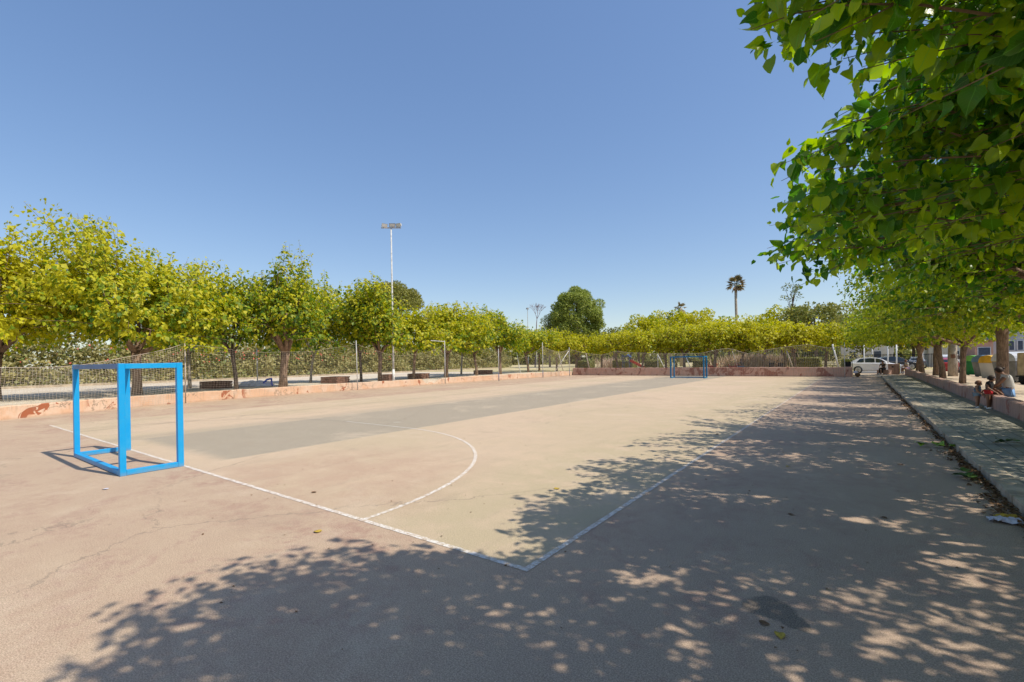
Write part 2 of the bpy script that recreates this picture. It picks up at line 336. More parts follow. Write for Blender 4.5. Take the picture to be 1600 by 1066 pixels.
M['freshleaf'] = simple("fresh_leaf_green", (0.28, 0.42, 0.03), 0.6, 0.2, 30)
M['greenleaf'] = simple("fallen_leaf_green", (0.07, 0.14, 0.02), 0.6, 0.2, 30)
M['purple'] = simple("purple_spray_paint", (0.16, 0.06, 0.20), 0.8, 0.1)
M['paper'] = simple("paper", (0.68, 0.66, 0.72), 0.7, 0.12, 9)

# ------------------------------------------------------------------ mesh helpers
def tag(o, label=None, cat=None, group=None, kind=None):
    if label: o['label'] = label
    if cat: o['category'] = cat
    if group: o['group'] = group
    if kind: o['kind'] = kind
    return o
def empty(name, loc=(0, 0, 0), rz=0.0, sc_=1.0):
    o = bpy.data.objects.new(name, None); C.objects.link(o); o.location = loc; o.rotation_euler = (0, 0, rz)
    o.scale = (sc_,) * 3 if not isinstance(sc_, tuple) else sc_
    o.empty_display_size = 0.3; return o
def mesh_np(name, v, f, mat, parent=None, smooth=False, tint=None, uv=None):
    """v (n,3) array; f list/array of faces"""
    me = bpy.data.meshes.new(name)
    v = np.asarray(v, dtype=np.float32); me.vertices.add(len(v)); me.vertices.foreach_set('co', v.ravel())
    groups = f if isinstance(f, list) and len(f) and isinstance(f[0], np.ndarray) and f[0].ndim == 2 else None
    if groups is None:
        me2 = me; me2.clear_geometry(); me2.from_pydata([tuple(x) for x in v.tolist()], [], [tuple(int(i) for i in x) for x in f])
    else:
        idx = np.concatenate([g.ravel() for g in groups]).astype(np.int32)
        tot = np.concatenate([np.full(len(g), g.shape[1]) for g in groups]).astype(np.int32)
        st = np.concatenate([[0], np.cumsum(tot)[:-1]]).astype(np.int32)
        me.loops.add(len(idx)); me.loops.foreach_set('vertex_index', idx)
        me.polygons.add(len(tot)); me.polygons.foreach_set('loop_start', st); me.polygons.foreach_set('loop_total', tot)
        me.update(calc_edges=True)
    if smooth:
        me.polygons.foreach_set('use_smooth', np.ones(len(me.polygons), dtype=bool))
    if tint is not None:
        a = me.attributes.new('tint', 'FLOAT', 'POINT'); a.data.foreach_set('value', np.asarray(tint, dtype=np.float32))
    if uv is not None:
        ul = me.uv_layers.new(name='UVMap'); li = np.zeros(len(me.loops), dtype=np.int32); me.loops.foreach_get('vertex_index', li)
        ul.data.foreach_set('uv', np.asarray(uv, dtype=np.float32)[li].ravel())
    for mm in (mat if isinstance(mat, (list, tuple)) else [mat]): me.materials.append(mm)
    me.validate()
    o = bpy.data.objects.new(name, me); C.objects.link(o)
    if parent: o.parent = parent
    return o

class MB:
    def __init__(s): s.v = []; s.f = []
    def add(s, vs, fs):
        k = len(s.v); s.v += [tuple(x) for x in vs]; s.f += [tuple(i + k for i in x) for x in fs]; return s
    def box(s, x0, x1, y0, y1, z0, z1, bev=0.0):
        if bev <= 0:
            return s.add([(x0,y0,z0),(x1,y0,z0),(x1,y1,z0),(x0,y1,z0),(x0,y0,z1),(x1,y0,z1),(x1,y1,z1),(x0,y1,z1)],
                         [(0,3,2,1),(4,5,6,7),(0,1,5,4),(1,2,6,5),(2,3,7,6),(3,0,4,7)])
        bm = bmesh.new(); bmesh.ops.create_cube(bm, size=1)
        for q in bm.verts: q.co = Vector(((x0+x1)/2 + q.co.x*(x1-x0), (y0+y1)/2 + q.co.y*(y1-y0), (z0+z1)/2 + q.co.z*(z1-z0)))
        bmesh.ops.bevel(bm, geom=bm.edges[:], offset=bev, segments=2, affect='EDGES', profile=0.6)
        bm.verts.index_update(); s.add([q.co[:] for q in bm.verts], [[w.index for w in g.verts] for g in bm.faces]); bm.free(); return s
    def tube(s, pts, rad, k=8, cap=True):
        pts = [Vector(p) for p in pts]; n = len(pts)
        if not isinstance(rad, (list, tuple)): rad = [rad] * n
        vs = []; up = Vector((0.13, 0.31, 0.94)).normalized()
        for i, p in enumerate(pts):
            d = (pts[min(i+1, n-1)] - pts[max(i-1, 0)]).normalized()
            if abs(d.dot(up)) > 0.96: a = d.cross(Vector((1, 0.1, 0))).normalized()
            else: a = d.cross(up).normalized()
            b = d.cross(a)
            for j in range(k):
                an = 2*PI*j/k; vs.append(p + (a*math.cos(an) + b*math.sin(an))*rad[i])
        fs = []
        for i in range(n-1):
            for j in range(k):
                fs.append((i*k+j, i*k+(j+1)%k, (i+1)*k+(j+1)%k, (i+1)*k+j))
        if cap: fs.append(tuple(range(k-1, -1, -1))); fs.append(tuple((n-1)*k+j for j in range(k)))
        return s.add(vs, fs)
    def bar(s, a, b, w, h, up=(0, 0, 1)):
        """rectangular bar from a to b"""
        a = Vector(a); b = Vector(b); d = (b-a).normalized(); u = Vector(up)
        if abs(d.dot(u)) > 0.98: u = Vector((0, 1, 0))
        x = d.cross(u).normalized(); y = x.cross(d)
        vs = [p + x*sx*w/2 + y*sy*h/2 for p in (a, b) for sx, sy in ((-1,-1),(1,-1),(1,1),(-1,1))]
        return s.add(vs, [(0,1,2,3),(7,6,5,4),(0,4,5,1),(1,5,6,2),(2,6,7,3),(3,7,4,0)])
    def prism(s, poly, z0, z1):
        n = len(poly)
        return s.add([(x,y,z0) for x,y in poly] + [(x,y,z1) for x,y in poly],
                     [tuple(range(n-1,-1,-1)), tuple(range(n,2*n))] + [(i,(i+1)%n,n+(i+1)%n,n+i) for i in range(n)])
    def prism_y(s, poly, y0, y1):
        """poly in xz, extruded along y"""
        n = len(poly)
        return s.add([(x,y0,z) for x,z in poly] + [(x,y1,z) for x,z in poly],
                     [tuple(range(n)), tuple(range(2*n-1,n-1,-1))] + [(i,n+i,n+(i+1)%n,(i+1)%n) for i in range(n)])
    def sphere(s, c, r, ku=14, kv=9, zlo=-1.0):
        r = r if isinstance(r, tuple) else (r, r, r); vs = []; fs = []
        for i in range(kv+1):
            th = PI*i/kv
            for j in range(ku):
                ph = 2*PI*j/ku; z = max(zlo, math.cos(th))
                vs.append((c[0]+r[0]*math.sin(th)*math.cos(ph), c[1]+r[1]*math.sin(th)*math.sin(ph), c[2]+r[2]*z))
        for i in range(kv):
            for j in range(ku): fs.append((i*ku+j, (i+1)*ku+j, (i+1)*ku+(j+1)%ku, i*ku+(j+1)%ku))
        return s.add(vs, fs)
    def build(s, name, mat, parent=None, smooth=False, bevel=0.0):
        me = bpy.data.meshes.new(name); me.from_pydata(s.v, [], s.f); me.validate()
        if smooth: me.polygons.foreach_set('use_smooth', [True]*len(me.polygons))
        me.materials.append(mat); o = bpy.data.objects.new(name, me); C.objects.link(o)
        if parent: o.parent = parent
        if bevel: bv = o.modifiers.new('bevel', 'BEVEL'); bv.width = bevel; bv.segments = 2; bv.limit_method = 'ANGLE'
        return o
def V(s, t, z=0.0): return (-s, t, z)
def children(o): return [c for c in bpy.data.objects if c.parent == o]
def copy_tree(o, parent=None):
    c = o.copy(); C.objects.link(c); c.parent = parent
    for ch in children(o): copy_tree(ch, c)
    return c

# ------------------------------------------------------------------ setting
def sheet(name, poly_st, z, mat, sub=1):
    pts = [V(s, t, z) for s, t in poly_st]
    o = MB().add(pts, [tuple(range(len(pts)))]).build(name, mat)
    if sum((pts[i][0]*pts[(i+1)%len(pts)][1]-pts[(i+1)%len(pts)][0]*pts[i][1]) for i in range(len(pts))) < 0: o.data.flip_normals()
    tag(o, kind='structure'); return o
sheet('open_ground', [(-1200, -600), (1200, -600), (1200, 1500), (-1200, 1500)], -0.03, M['ground'])
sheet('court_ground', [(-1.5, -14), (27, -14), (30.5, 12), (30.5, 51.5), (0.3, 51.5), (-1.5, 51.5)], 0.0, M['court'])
def strip(mb, pts, w, z=0.004, closed=False):
    n = len(pts); L = []; Rr = []
    for i in range(n):
        a = Vector(pts[(i-1) % n] if closed or i > 0 else pts[0]); b = Vector(pts[(i+1) % n] if closed or i < n-1 else pts[-1])
        d = (b-a).normalized(); nn = Vector((-d.y, d.x)); p = Vector(pts[i])
        L.append(p+nn*w/2); Rr.append(p-nn*w/2)
    vs = [(-q.x, q.y, z) for q in L] + [(-q.x, q.y, z) for q in Rr]
    rng = range(n if closed else n-1)
    mb.add(vs, [(i, (i+1) % n, n+(i+1) % n, n+i) for i in rng])
TG = 3.57; TF = 44.75
mk = MB(); W_ = 0.068
strip(mk, [(2.5-W_/2, TG), (22.0, TG)], W_)
strip(mk, [(2.5, TG+W_/2), (2.5, TF)], W_)
a0 = []
for i in range(25): an = PI/2*i/24; a0.append((10.75-5.8*math.cos(an), TG+W_/2+5.72*math.sin(an)))
arcR = a0
strip(mk, arcR, W_)
strip(mk, [(10.76, TG+W_/2+5.72), (13.75, TG+W_/2+5.72)], 0.06)
o = mk.build('court_markings', M['line']); tag(o, kind='structure')
fk = MB()
strip(fk, [(13.76+5.8*math.sin(PI/2*i/24), TG+W_/2+5.72*math.cos(PI/2*i/24)) for i in range(25)], 0.05, 0.0045)
strip(fk, [(12.25+3*math.cos(2*PI*i/48), 24.2+3*math.sin(2*PI*i/48)) for i in range(48)], 0.07, 0.004, True)
fk.add([(-12.0+0.14*math.cos(2*PI*i/20), 10.0+0.14*math.sin(2*PI*i/20), 0.005) for i in range(20)], [tuple(range(20))])
tag(fk.build('faded_court_markings', M['faint']), kind='structure')

# walk, kerb, right wall
tag(MB().box(3.8, 1.82, -14, 50.2, 0.0, 0.10).build('paved_walk', M['pavers']), kind='structure')
kb = MB(); t = -13.0; rk = random.Random(4)
while t < 50:
    L = 0.98; dx = rk.uniform(-.012, .012)
    kb.box(1.55+dx, 1.813, t, t+L-0.012, -0.05, 0.125+rk.uniform(-.006, .006), 0.018); t += L
tag(kb.build('kerb', M['kerb']), kind='structure')
def wall_strip(name, pts, th, hfun, mat, z0=-0.1, step=0.35, seed=1):
    """rendered wall along a polyline in (s,t); th is signed thickness to the left of the path"""
    rng = random.Random(seed); P = []
    for i in range(len(pts)-1):
        a = Vector(pts[i]); b = Vector(pts[i+1]); n = max(1, int((b-a).length/step))
        for k in range(n): P.append(a+(b-a)*k/n)
    P.append(Vector(pts[-1])); vs = []; fs = []
    for i, p in enumerate(P):
        d = (P[min(i+1, len(P)-1)]-P[max(i-1, 0)]).normalized(); nn = Vector((-d.y, d.x))*th
        h = hfun(p.x, p.y)+rng.uniform(-.012, .012); j = rng.uniform(-.008, .008)
        for q, z in ((p+nn.normalized()*j, z0), (p+nn.normalized()*j, h-0.03), (p+nn.normalized()*(0.03+j), h), (p+nn*0.9, h+rng.uniform(-.01, .01)), (p+nn, h-0.03), (p+nn, z0)):
            vs.append((-q.x, q.y, z))
    for i in range(len(P)-1):
        for k in range(6): fs.append((i*6+k, i*6+(k+1) % 6, (i+1)*6+(k+1) % 6, (i+1)*6+k))
    fs.append(tuple(range(5, -1, -1))); fs.append(tuple((len(P)-1)*6+k for k in range(6)))
    bm = bmesh.new(); vv = [bm.verts.new(x) for x in vs]; [bm.faces.new([vv[i] for i in g]) for g in fs]; bmesh.ops.recalc_face_normals(bm, faces=bm.faces[:])
    me = bpy.data.meshes.new(name); bm.to_mesh(me); bm.free(); me.materials.append(mat)
    ob = bpy.data.objects.new(name, me); C.objects.link(ob); return ob
wr = wall_strip('low_wall', [(-3.8, -14), (-3.8, 57.2)], -0.30, lambda s, t: 0.54, M['wall_r'])
def hl(s, t):
    h = 0.51
    if 27.2 < t < 28.9: h = 0.12+0.10*math.sin(t*9)
    elif 28.9 <= t < 30.6: h = 0.42+0.1*(t-28.9)/1.7
    elif 25.6 < t <= 27.2: h = 0.5
    elif t > 34: h = 0.51+0.03*math.sin(t*2.1)
    return h
LW = [(25.6, -12), (25.9, 0), (26.0, 2.85), (27.0, 5.0), (27.9, 7.2), (28.5, 11), (28.8, 15), (29.1, 20), (29.1, 27), (28.9, 34), (28.5, 42), (28.1, 50.6)]
wl = wall_strip('low_wall', LW, -0.28, hl, M['wall_l'], seed=3)
tag(wl, 'low orange rendered wall along the left of the court with broken gap', 'wall')
wf = wall_strip('low_wall', [(28.05, 50.65), (0.4, 50.65)], -0.28, lambda s, t: 0.86, M['wall_f'], seed=5)
tag(wf, 'low dull red wall behind the far goal', 'wall')
graf = tag(wr, 'low pinkish wall with purple scrawls on the right where people sit', 'wall')
gm = MB()
rg = random.Random(2)
def scrawl(pts, w=0.03):
    P = [Vector((-(-3.797+0.0)-0.012, t, z)) for t, z in pts]
    for i in range(len(P)-1):
        a, b = P[i], P[i+1]; d = (b-a).normalized(); n = Vector((1, 0, 0)).cross(d)*w/2
        gm.add([a-n, b-n, b+n, a+n], [(0, 1, 2, 3)])
scrawl([(17.0+0.22*math.cos(a*.4), 0.28+0.16*math.sin(a*.4)) for a in range(14)])
scrawl([(17.5, 0.1), (17.45, 0.42), (17.8, 0.45), (17.85, 0.12)]); scrawl([(18.2, .12), (18.1, .46), (18.5, .2), (18.6, .47)]); scrawl([(16.5, .45), (16.2, .1), (16.0, .44)])
scrawl([(18.9+0.18*math.cos(a*.45), 0.27+0.15*math.sin(a*.45)) for a in range(15)]); scrawl([(19.4, .1), (19.45, .45)]); scrawl([(19.8, .12), (19.7, .44), (20.1, .40)])
for k in range(26): tt = rg.uniform(20, 34); scrawl([(tt+i*.05, .12+.3*abs(math.sin(i*1.3+k))) for i in range(rg.randint(3, 6))], 0.018)
gm.build('graffiti', M['purple'], wr)

# raised ground behind the walls
tag(MB().prism([(-s, t) for s, t in ([(25.9, -30)] + [(a+0.27, b) for a, b in LW[1:]] + [(62, 50.6), (57.5, -30)])][::-1], -0.5, 0.36).build('left_terrace', M['terrace']), kind='structure')
tag(MB().prism([(-0.4, 50.9), (-28.4, 50.9), (-28.4, 50.62), (-62, 50.62), (-75, 90), (-160, 95), (-160, 160), (-0.4, 160)][::-1], -0.5, 0.37).build('park_ground', M['park']), kind='structure')
tag(MB().prism_y([(4.08, -0.5), (4.08, 0.42), (5.8, 0.40), (7.2, 0.15), (60, 0.12), (60, -0.5)], -30, 57.2).build('plaza_ground', M['plaza']), kind='structure')
sheet('entry_paving', [(0.4, 50.2), (-3.8, 50.2), (-3.8, 57.3), (-60, 57.3), (-60, 59.2), (0.4, 59.2)], 0.016, M['plaza'])
sheet('road', [(30, 59.2), (-90, 59.2), (-90, 70), (0.3, 70), (0.3, 64)][0:0] or [(0.38, 59.2), (-90, 59.2), (-90, 68), (0.38, 68)], 0.02, M['road'])
sheet('verge', [(0.38, 68), (-90, 68), (-90, 140), (0.38, 140)], 0.03, M['park'])

# ------------------------------------------------------------------ trees
def frame(a, nr):
    """orthonormal frames: a = blade axis, n from nr, x lateral"""
    a = a/np.linalg.norm(a, axis=1, keepdims=True)
    x = np.cross(a, nr); x /= np.maximum(np.linalg.norm(x, axis=1, keepdims=True), 1e-6)
    n = np.cross(x, a); return x, a, n
LT = {}
LT['hero'] = (np.array([(0,0,0),(0,.10,.0),(0,.33,-.01),(0,.62,-.05),(0,.85,-.13),(0,1,-.22),
                        (-.30,-.03,.07),(-.43,.28,.10),(-.36,.60,.04),(-.16,.83,-.09),
                        (.30,-.03,.07),(.43,.28,.10),(.36,.60,.04),(.16,.83,-.09)], float),
              [np.array([(0,6,1),(0,1,10),(4,9,5),(4,5,13)]), np.array([(1,6,7,2),(2,7,8,3),(3,8,9,4),(1,2,11,10),(2,3,12,11),(3,4,13,12)])])
LT['mid'] = (np.array([(0,0,0),(0,.5,-.02),(0,1,-.16),(-.40,.36,.07),(.40,.36,.07)], float), [np.array([(0,3,1),(1,3,2),(0,1,4),(1,2,4)])])
LT['low'] = (np.array([(0,0,0),(-.40,.42,.08),(0,1,0),(.40,.42,.08)], float), [np.array([(0,2,1),(0,3,2)])])
LT['blade'] = (np.array([(-.06,0,0),(.06,0,0),(.05,.6,-.04),(0,1,-.18),(-.05,.6,-.04)], float), [np.array([(0,1,2,4)]), np.array([(4,2,3)])])
def leaves_mesh(name, pos, axis, nr, length, lod, mat, tint, parent=None, width=1.0, rng=None):
    T, F = LT[lod]; n = len(pos); k = len(T); x, a, nn = frame(axis, nr)
    L = length[:, None, None]
    cz = T[None, :, 2, None]
    if rng is not None: cz = cz*rng.uniform(-0.2, 2.9, (n, 1, 1)); width = width*rng.uniform(.78, 1.15, (n, 1, 1))
    v = pos[:, None, :] + L*(x[:, None, :]*T[None, :, 0, None]*width + a[:, None, :]*T[None, :, 1, None] + nn[:, None, :]*cz)
    if rng is not None: v = v + rng.normal(0, 1, v.shape)*L*0.026
    off = (np.arange(n)*k)[:, None, None]
    fs = [(f[None]+off).reshape(-1, f.shape[1]) for f in F]
    uv = None
    if lod == 'hero': uv = np.tile(np.stack([T[:, 0]/0.9+0.5, T[:, 1]], 1), (n, 1))
    return mesh_np(name, v.reshape(-1, 3), fs, mat, parent, smooth=(lod != 'low' and lod != 'blade'), tint=np.repeat(tint, k), uv=uv)

def limb_paths(rng, base_h, r0, c, rad, nl, spread=0.62, lean=(0, 0)):
    """trunk then main limbs, each with forks; returns tubes (paths, radii) and node list"""
    tubes = []; nodes = []
    fk = np.array([lean[0], lean[1], base_h])
    P = [np.array([0, 0, -0.15]), np.array([lean[0]*.15+rng.normal(0, .02), lean[1]*.15, base_h*.35]), np.array([lean[0]*.6+rng.normal(0, .03), lean[1]*.6, base_h*.75]), fk]
    tubes.append((P, [r0*1.18, r0*.92, r0*.92, r0*1.12]))
    ph0 = rng.uniform(0, 6.28)
    for i in range(nl):
        ph = ph0+2*PI*i/nl+rng.normal(0, .2); el = rng.uniform(.25, .95)
        d = np.array([math.cos(ph)*math.cos(el), math.sin(ph)*math.cos(el), math.sin(el)])
        end = np.array([c[0], c[1], c[2]-rad[2]*.25])+d*np.array(rad)*spread
        st = fk+d*r0*.3-np.array([0, 0, .08])
        m1 = st*.6+end*.4+np.array([0, 0, -.12])+rng.normal(0, .14, 3); m2 = st*.25+end*.75+rng.normal(0, .16, 3)
        r = r0*rng.uniform(.42, .6); path = [st, m1, m2, end]
        tubes.append((path, [r*1.15, r*.85, r*.6, r*.35])); nodes += [m1, (m1+m2)/2, m2, end]
        for q in range(3):
            d2 = d+rng.normal(0, .55, 3); d2[2] = abs(d2[2])*.6+.05; d2 /= np.linalg.norm(d2); s2 = (m1 if q == 0 else m2)
            e2 = s2+d2*np.array(rad)*spread*.5; mm = (s2+e2)/2+rng.normal(0, .08, 3)
            tubes.append(([s2, mm, e2], [r*.5, r*.35, r*.18])); nodes += [mm, e2]
    return tubes, np.array(nodes)

def build_tree(name, rng, loc, base_h, r0, c, rad, nshoot, leaf, lod, mleaf, mbark, spacing=.075, zmin=None, spire=.12, tintc=(0.5, .35), keep=None,
               extra=None, nl=6, up=0.35, kin=.30, twigs=True, width=1.0, lean=(0, 0), topyel=0.0, rz=0.0, tipkeep=None, lumpy=.085):
    c = np.array(c, float); rad = np.array(rad, float)
    root = empty(name, loc, rz)
    tubes, nodes = limb_paths(rng, base_h, r0, c, rad, nl, lean=lean)
    K = 10 if lod == 'hero' else 7
    mb = MB()
    for p, r in tubes: mb.tube(p, r, K)
    mb.build('trunk', mbark, root, smooth=True)
    # shoots
    d = rng.normal(0, 1, (nshoot, 3)); d /= np.linalg.norm(d, axis=1, keepdims=True)
    d[:, 2] = np.where(d[:, 2] < -.8, -d[:, 2], d[:, 2])
    ph = rng.uniform(0, 6.28, 6); kk = rng.normal(0, 2.4, (6, 3))
    lump = 1+lumpy*np.sin(d@kk.T+ph).sum(1)
    r = rng.uniform(.40, 1.0, nshoot)**.55
    sp = rng.random(nshoot) < spire; r = np.where(sp, rng.uniform(1.0, 1.2, nshoot), r)
    tgt = c+d*rad*(r*lump)[:, None]
    if zmin is not None: tgt[:, 2] = np.maximum(tgt[:, 2], zmin+rng.uniform(-.25, .5, nshoot))
    inner = c+np.array([0, 0, -.3*rad[2]])+(tgt-c)*rng.uniform(kin, kin+.3, (nshoot, 1))
    dist = ((inner[:, None, :]-nodes[None])**2).sum(2); j = dist.argmin(1)
    base = nodes[j]*.55+inner*.45
    if extra is not None:
        base = np.vstack([base, extra[:, :3]]); tgt = np.vstack([tgt, extra[:, 3:6]])
    if tipkeep is not None:
        ok_ = tipkeep(tgt, 0); base = base[ok_]; tgt = tgt[ok_]; sp = sp[ok_[:nshoot]]
    n = len(base); Lh = np.linalg.norm(tgt-base, axis=1)
    ctrl = (base+tgt)/2+np.stack([rng.normal(0, .08, n)*Lh, rng.normal(0, .08, n)*Lh, (up*rng.uniform(-.1, .7, n))*Lh], 1)
    cnt = np.maximum(4, (Lh/spacing).astype(int)); si = np.repeat(np.arange(n), cnt)
    u = rng.uniform(.08, 1.0, len(si))**.85; u = u[:, None]
    B0, B1, B2 = base[si], ctrl[si], tgt[si]
    pos = (1-u)**2*B0+2*u*(1-u)*B1+u**2*B2; tan = 2*(1-u)*(B1-B0)+2*u*(B2-B1); tan /= np.maximum(np.linalg.norm(tan, axis=1, keepdims=True), 1e-6)
    pr = rng.normal(0, 1, pos.shape); pr -= (pr*tan).sum(1, keepdims=True)*tan; pr /= np.linalg.norm(pr, axis=1, keepdims=True)
    ln = leaf*rng.uniform(.42, 1.22, len(pos))*np.where(u[:, 0] > .93, .75, 1)
    pos = pos+pr*(ln*.42)[:, None]
    ax = pr*.75+tan*.45+np.array([0, 0, -1.0])*rng.uniform(.05, 1.15, (len(pos), 1))
    outw = (pos-c)/rad; outw /= np.maximum(np.linalg.norm(outw, axis=1, keepdims=True), .3)
    nr = outw*.45+np.array([0, 0, .7])+rng.normal(0, .55, pos.shape)
    tint = rng.normal(tintc[0], tintc[1], len(pos))+np.repeat(rng.normal(0, .22, n), cnt)+topyel*(pos[:, 2]-c[2])/rad[2]
    ok = np.ones(len(pos), bool)
    if keep is not None: ok = keep(pos)
    if tipkeep is not None: ok &= tipkeep(pos, 1)
    if zmin is not None: ok &= pos[:, 2] > zmin-.4
    leaves_mesh('crown', pos[ok], ax[ok], nr[ok], ln[ok], lod, mleaf, tint[ok], root, width, rng if lod != 'low' else None)
    if twigs:
        tw = MB()
        sel = np.arange(n) if lod == 'hero' else np.where(sp[:min(n, nshoot)])[0][:120]
        for i in sel:
            pts = [tuple((1-q)**2*base[i]+2*q*(1-q)*ctrl[i]+q*q*tgt[i]) for q in (0, .25, .5, .75, 1)]
            if keep is not None and not keep(np.array(pts)).all(): continue
            if tipkeep is not None and not tipkeep(np.array(pts), 1).all(): continue
            rr = .011 if lod == 'hero' else .02
            tw.tube(pts, [rr, rr*.8, rr*.62, rr*.45, rr*.25], 4, False)
        tw.build('twigs', M['twig'] if lod == 'hero' else mbark, root)
    return root

rng = np.random.default_rng(11)
CAMP = np.array([0, 0, 1.94])
def near_keep(loc):
    def f(p):
        w = p+np.array(loc); return np.linalg.norm(w-CAMP, axis=1) > 2.9
    return f
# outline of the hanging canopy edge as bearings from the camera (tan of azimuth for each tan of elevation)
OUT_E = [-.02, .06, .10, .165, .19, .215, .245, .30, .355, .41, .45, .485, .515, .535, .575, .605, .645, .69, .73, .765]
OUT_A = [.65, .63, .60, .565, .50, .475, .53, .525, .565, .545, .55, .64, .675, .67, .63, .56, .50, .46, .455, .46]
# how far the shade of the canopy reaches over the court (x = -s at each y)
LAND_T = [-3, 0, .5, 1.0, 1.9, 2.6, 3.3, 3.45, 3.75, 4.3, 5.4, 6.2, 7.5, 9, 10.3, 13, 15.8, 20, 25, 42, 60]
LAND_S = [3.0, 3.7, 4.4, 5.1, 5.35, 5.1, 4.6, 3.5, 2.7, 3.6, 4.4, 3.7, 4.6, 4.0, 4.7, 4.2, 5.0, 4.3, 4.3, 4.1, 4.1]
def outline(loc):
    cy_, sy_ = math.cos(R(36.3)), math.sin(R(36.3)); nr_ = np.random.default_rng(5)
    def f(p, leaf):
        w = p+np.array(loc)-CAMP; Y = -w[:, 0]*-1*0+(-sy_)*w[:, 0]+cy_*w[:, 1]; X = cy_*w[:, 0]+sy_*w[:, 1]
        Yc = np.maximum(Y, .05); el = w[:, 2]/Yc; az = X/Yc; lim = np.interp(el, OUT_E, OUT_A)
        mar = nr_.uniform(-.012, .012, len(w)) if leaf else nr_.uniform(0.0, .03, len(w))
        ls = -w[:, 0]+.77*(w[:, 2]+1.94)+nr_.uniform(-.22, .22, len(w))*(1 if leaf else .6); lt = w[:, 1]-.15*(w[:, 2]+1.94)
        sh = ls < np.interp(lt, LAND_T, LAND_S)
        thin = nr_.random(len(w)) < np.clip((az-lim)/.09, np.where(el > .45, .8, .42), 1) if leaf else np.ones(len(w), bool)
        return sh & ((Y < .3) | (el > .92) | ((az > lim+mar) & thin))
    return f
# the row on the right: the canopy edge reaches x = -1 .. -1.5
RT = 'mulberry trees in the row along the pink wall'
def near_tree(t, s, seed, c, rad, nsh, extra=None, **kw):
    rg_ = np.random.default_rng(seed); loc = V(s, t, 0.4)
    e = None
    if extra is not None:
        e = np.array(extra, float); e[:, [0, 3]] *= -1; e[:, 0:3] -= np.array(loc); e[:, 3:6] -= np.array(loc)
    return build_tree('mulberry_tree', rg_, loc, 2.0, .21, c, rad, nsh, .135, 'hero', M['leaf_hero'], M['bark'], spacing=.055, zmin=kw.pop('zmin', 2.25), spire=.06,
                      tintc=kw.pop('tintc', (.22, .42)), keep=near_keep(loc), extra=e, tipkeep=outline(loc), **kw)
_r = random.Random(14); E2 = []
for k in range(95):
    ts = (_r.uniform(-.6, 1.45), _r.uniform(.6, 4.35)); 
    if ts[0] > 1.0 and ts[1] > 3.6: continue
    E2.append((-1.3+_r.uniform(-.4, .5), 1.5+ts[1]*.4, 5.0+_r.uniform(-.4, .6), ts[0], ts[1], _r.uniform(5.1, 6.1)))
T2 = near_tree(1.6, -4.4, 21, (1.0*-1.2, 0, 4.35), (5.0, 3.6, 1.9), 900, extra=E2, zmin=2.9)
T2['label'] = 'mulberry tree overhead whose crown throws the dappled shade at the bottom of the photo'
EX = [  # hero sprays: base (s,t,z) -> tip (s,t,z)
 (-1.0, 3.9, 4.35, .60, 3.10, 3.98), (-.9, 3.9, 4.2, .55, 3.25, 4.05), (-.9, 4.2, 4.3, .48, 3.45, 3.9), (-.9, 4.3, 4.1, .40, 3.75, 3.92), (-1.0, 4.6, 4.2, .30, 3.95, 3.95), (-1.0, 4.9, 4.2, .12, 4.15, 3.95),
 (-.8, 4.2, 4.5, .5, 3.2, 4.3), (-.8, 4.6, 4.4, .3, 3.5, 4.3), (-.9, 5.6, 4.1, .60, 4.95, 4.0), (-.8, 5.6, 3.9, .52, 5.0, 3.85), (-.8, 5.8, 3.9, .66, 5.5, 3.9), (-.7, 6.2, 3.9, .8, 6.0, 3.9),
 (-.8, 6.6, 3.9, .95, 6.7, 4.0), (-.8, 6.8, 3.7, .90, 6.6, 3.75), (-.8, 7.0, 3.6, 1.0, 7.0, 3.6), (-.6, 7.4, 3.3, 1.35, 8.0, 3.6), (-.6, 7.6, 3.1, 1.25, 8.0, 3.4), (-.8, 6.6, 3.3, .85, 6.9, 3.15), (-.8, 6.0, 3.4, .7, 5.8, 3.35)]
for k in range(120):
    ts = _r.uniform(-1.1, .55); tt = _r.uniform(3.0, 5.6)+.4*(ts < 0); tz = _r.uniform(3.75, 4.7)
    EX.append((ts-_r.uniform(.9, 1.5), tt+_r.uniform(.1, 1.0), tz+_r.uniform(-.1, .4), ts, tt, tz))
for k in range(46):
    tt = _r.uniform(4.9, 8.2); tz = _r.uniform(3.3, 4.1); ts = .35+.145*(tt-4.9)*1.35+_r.uniform(-.25, .3)
    EX.append((ts-_r.uniform(.9, 1.5), tt+_r.uniform(0, .7), tz+_r.uniform(-.2, .3), ts, tt, tz))
T8 = near_tree(7.6, -4.4, 22, (-1.0, 0, 4.25), (4.55, 3.9, 1.95), 920, extra=EX, zmin=2.35)
lb = MB(); o8 = Vector(V(-4.4, 7.6, .4))
for pts, rr_ in (([(-4.35, 7.5, 2.3), (-3.4, 6.9, 3.3), (-2.4, 6.2, 4.0), (-1.7, 5.6, 4.35), (-.9, 5.0, 4.45)], [.13, .10, .075, .05, .02]),
                 ([(-2.4, 6.2, 4.0), (-1.7, 6.3, 4.3), (-.9, 6.6, 4.1), (0, 6.8, 3.9)], [.06, .045, .03, .012]), ([(-1.7, 5.6, 4.35), (-1.1, 4.6, 4.4), (-.5, 3.9, 4.3), (.2, 3.4, 4.15)], [.04, .032, .022, .008])):
    lb.tube([Vector(V(*q))-o8 for q in pts], rr_, 9)
lb.build('limb', M['bark'], T8, smooth=True)
T8['label'] = 'nearest mulberry tree, large green leaves filling the upper right corner'
T14 = near_tree(13.8, -4.4, 23, (-1.05, 0, 3.95), (4.7, 3.9, 1.9), 760, zmin=2.2)
T14['label'] = 'mulberry tree behind the nearest one, its trunk outside the photo and crown over the kerb'
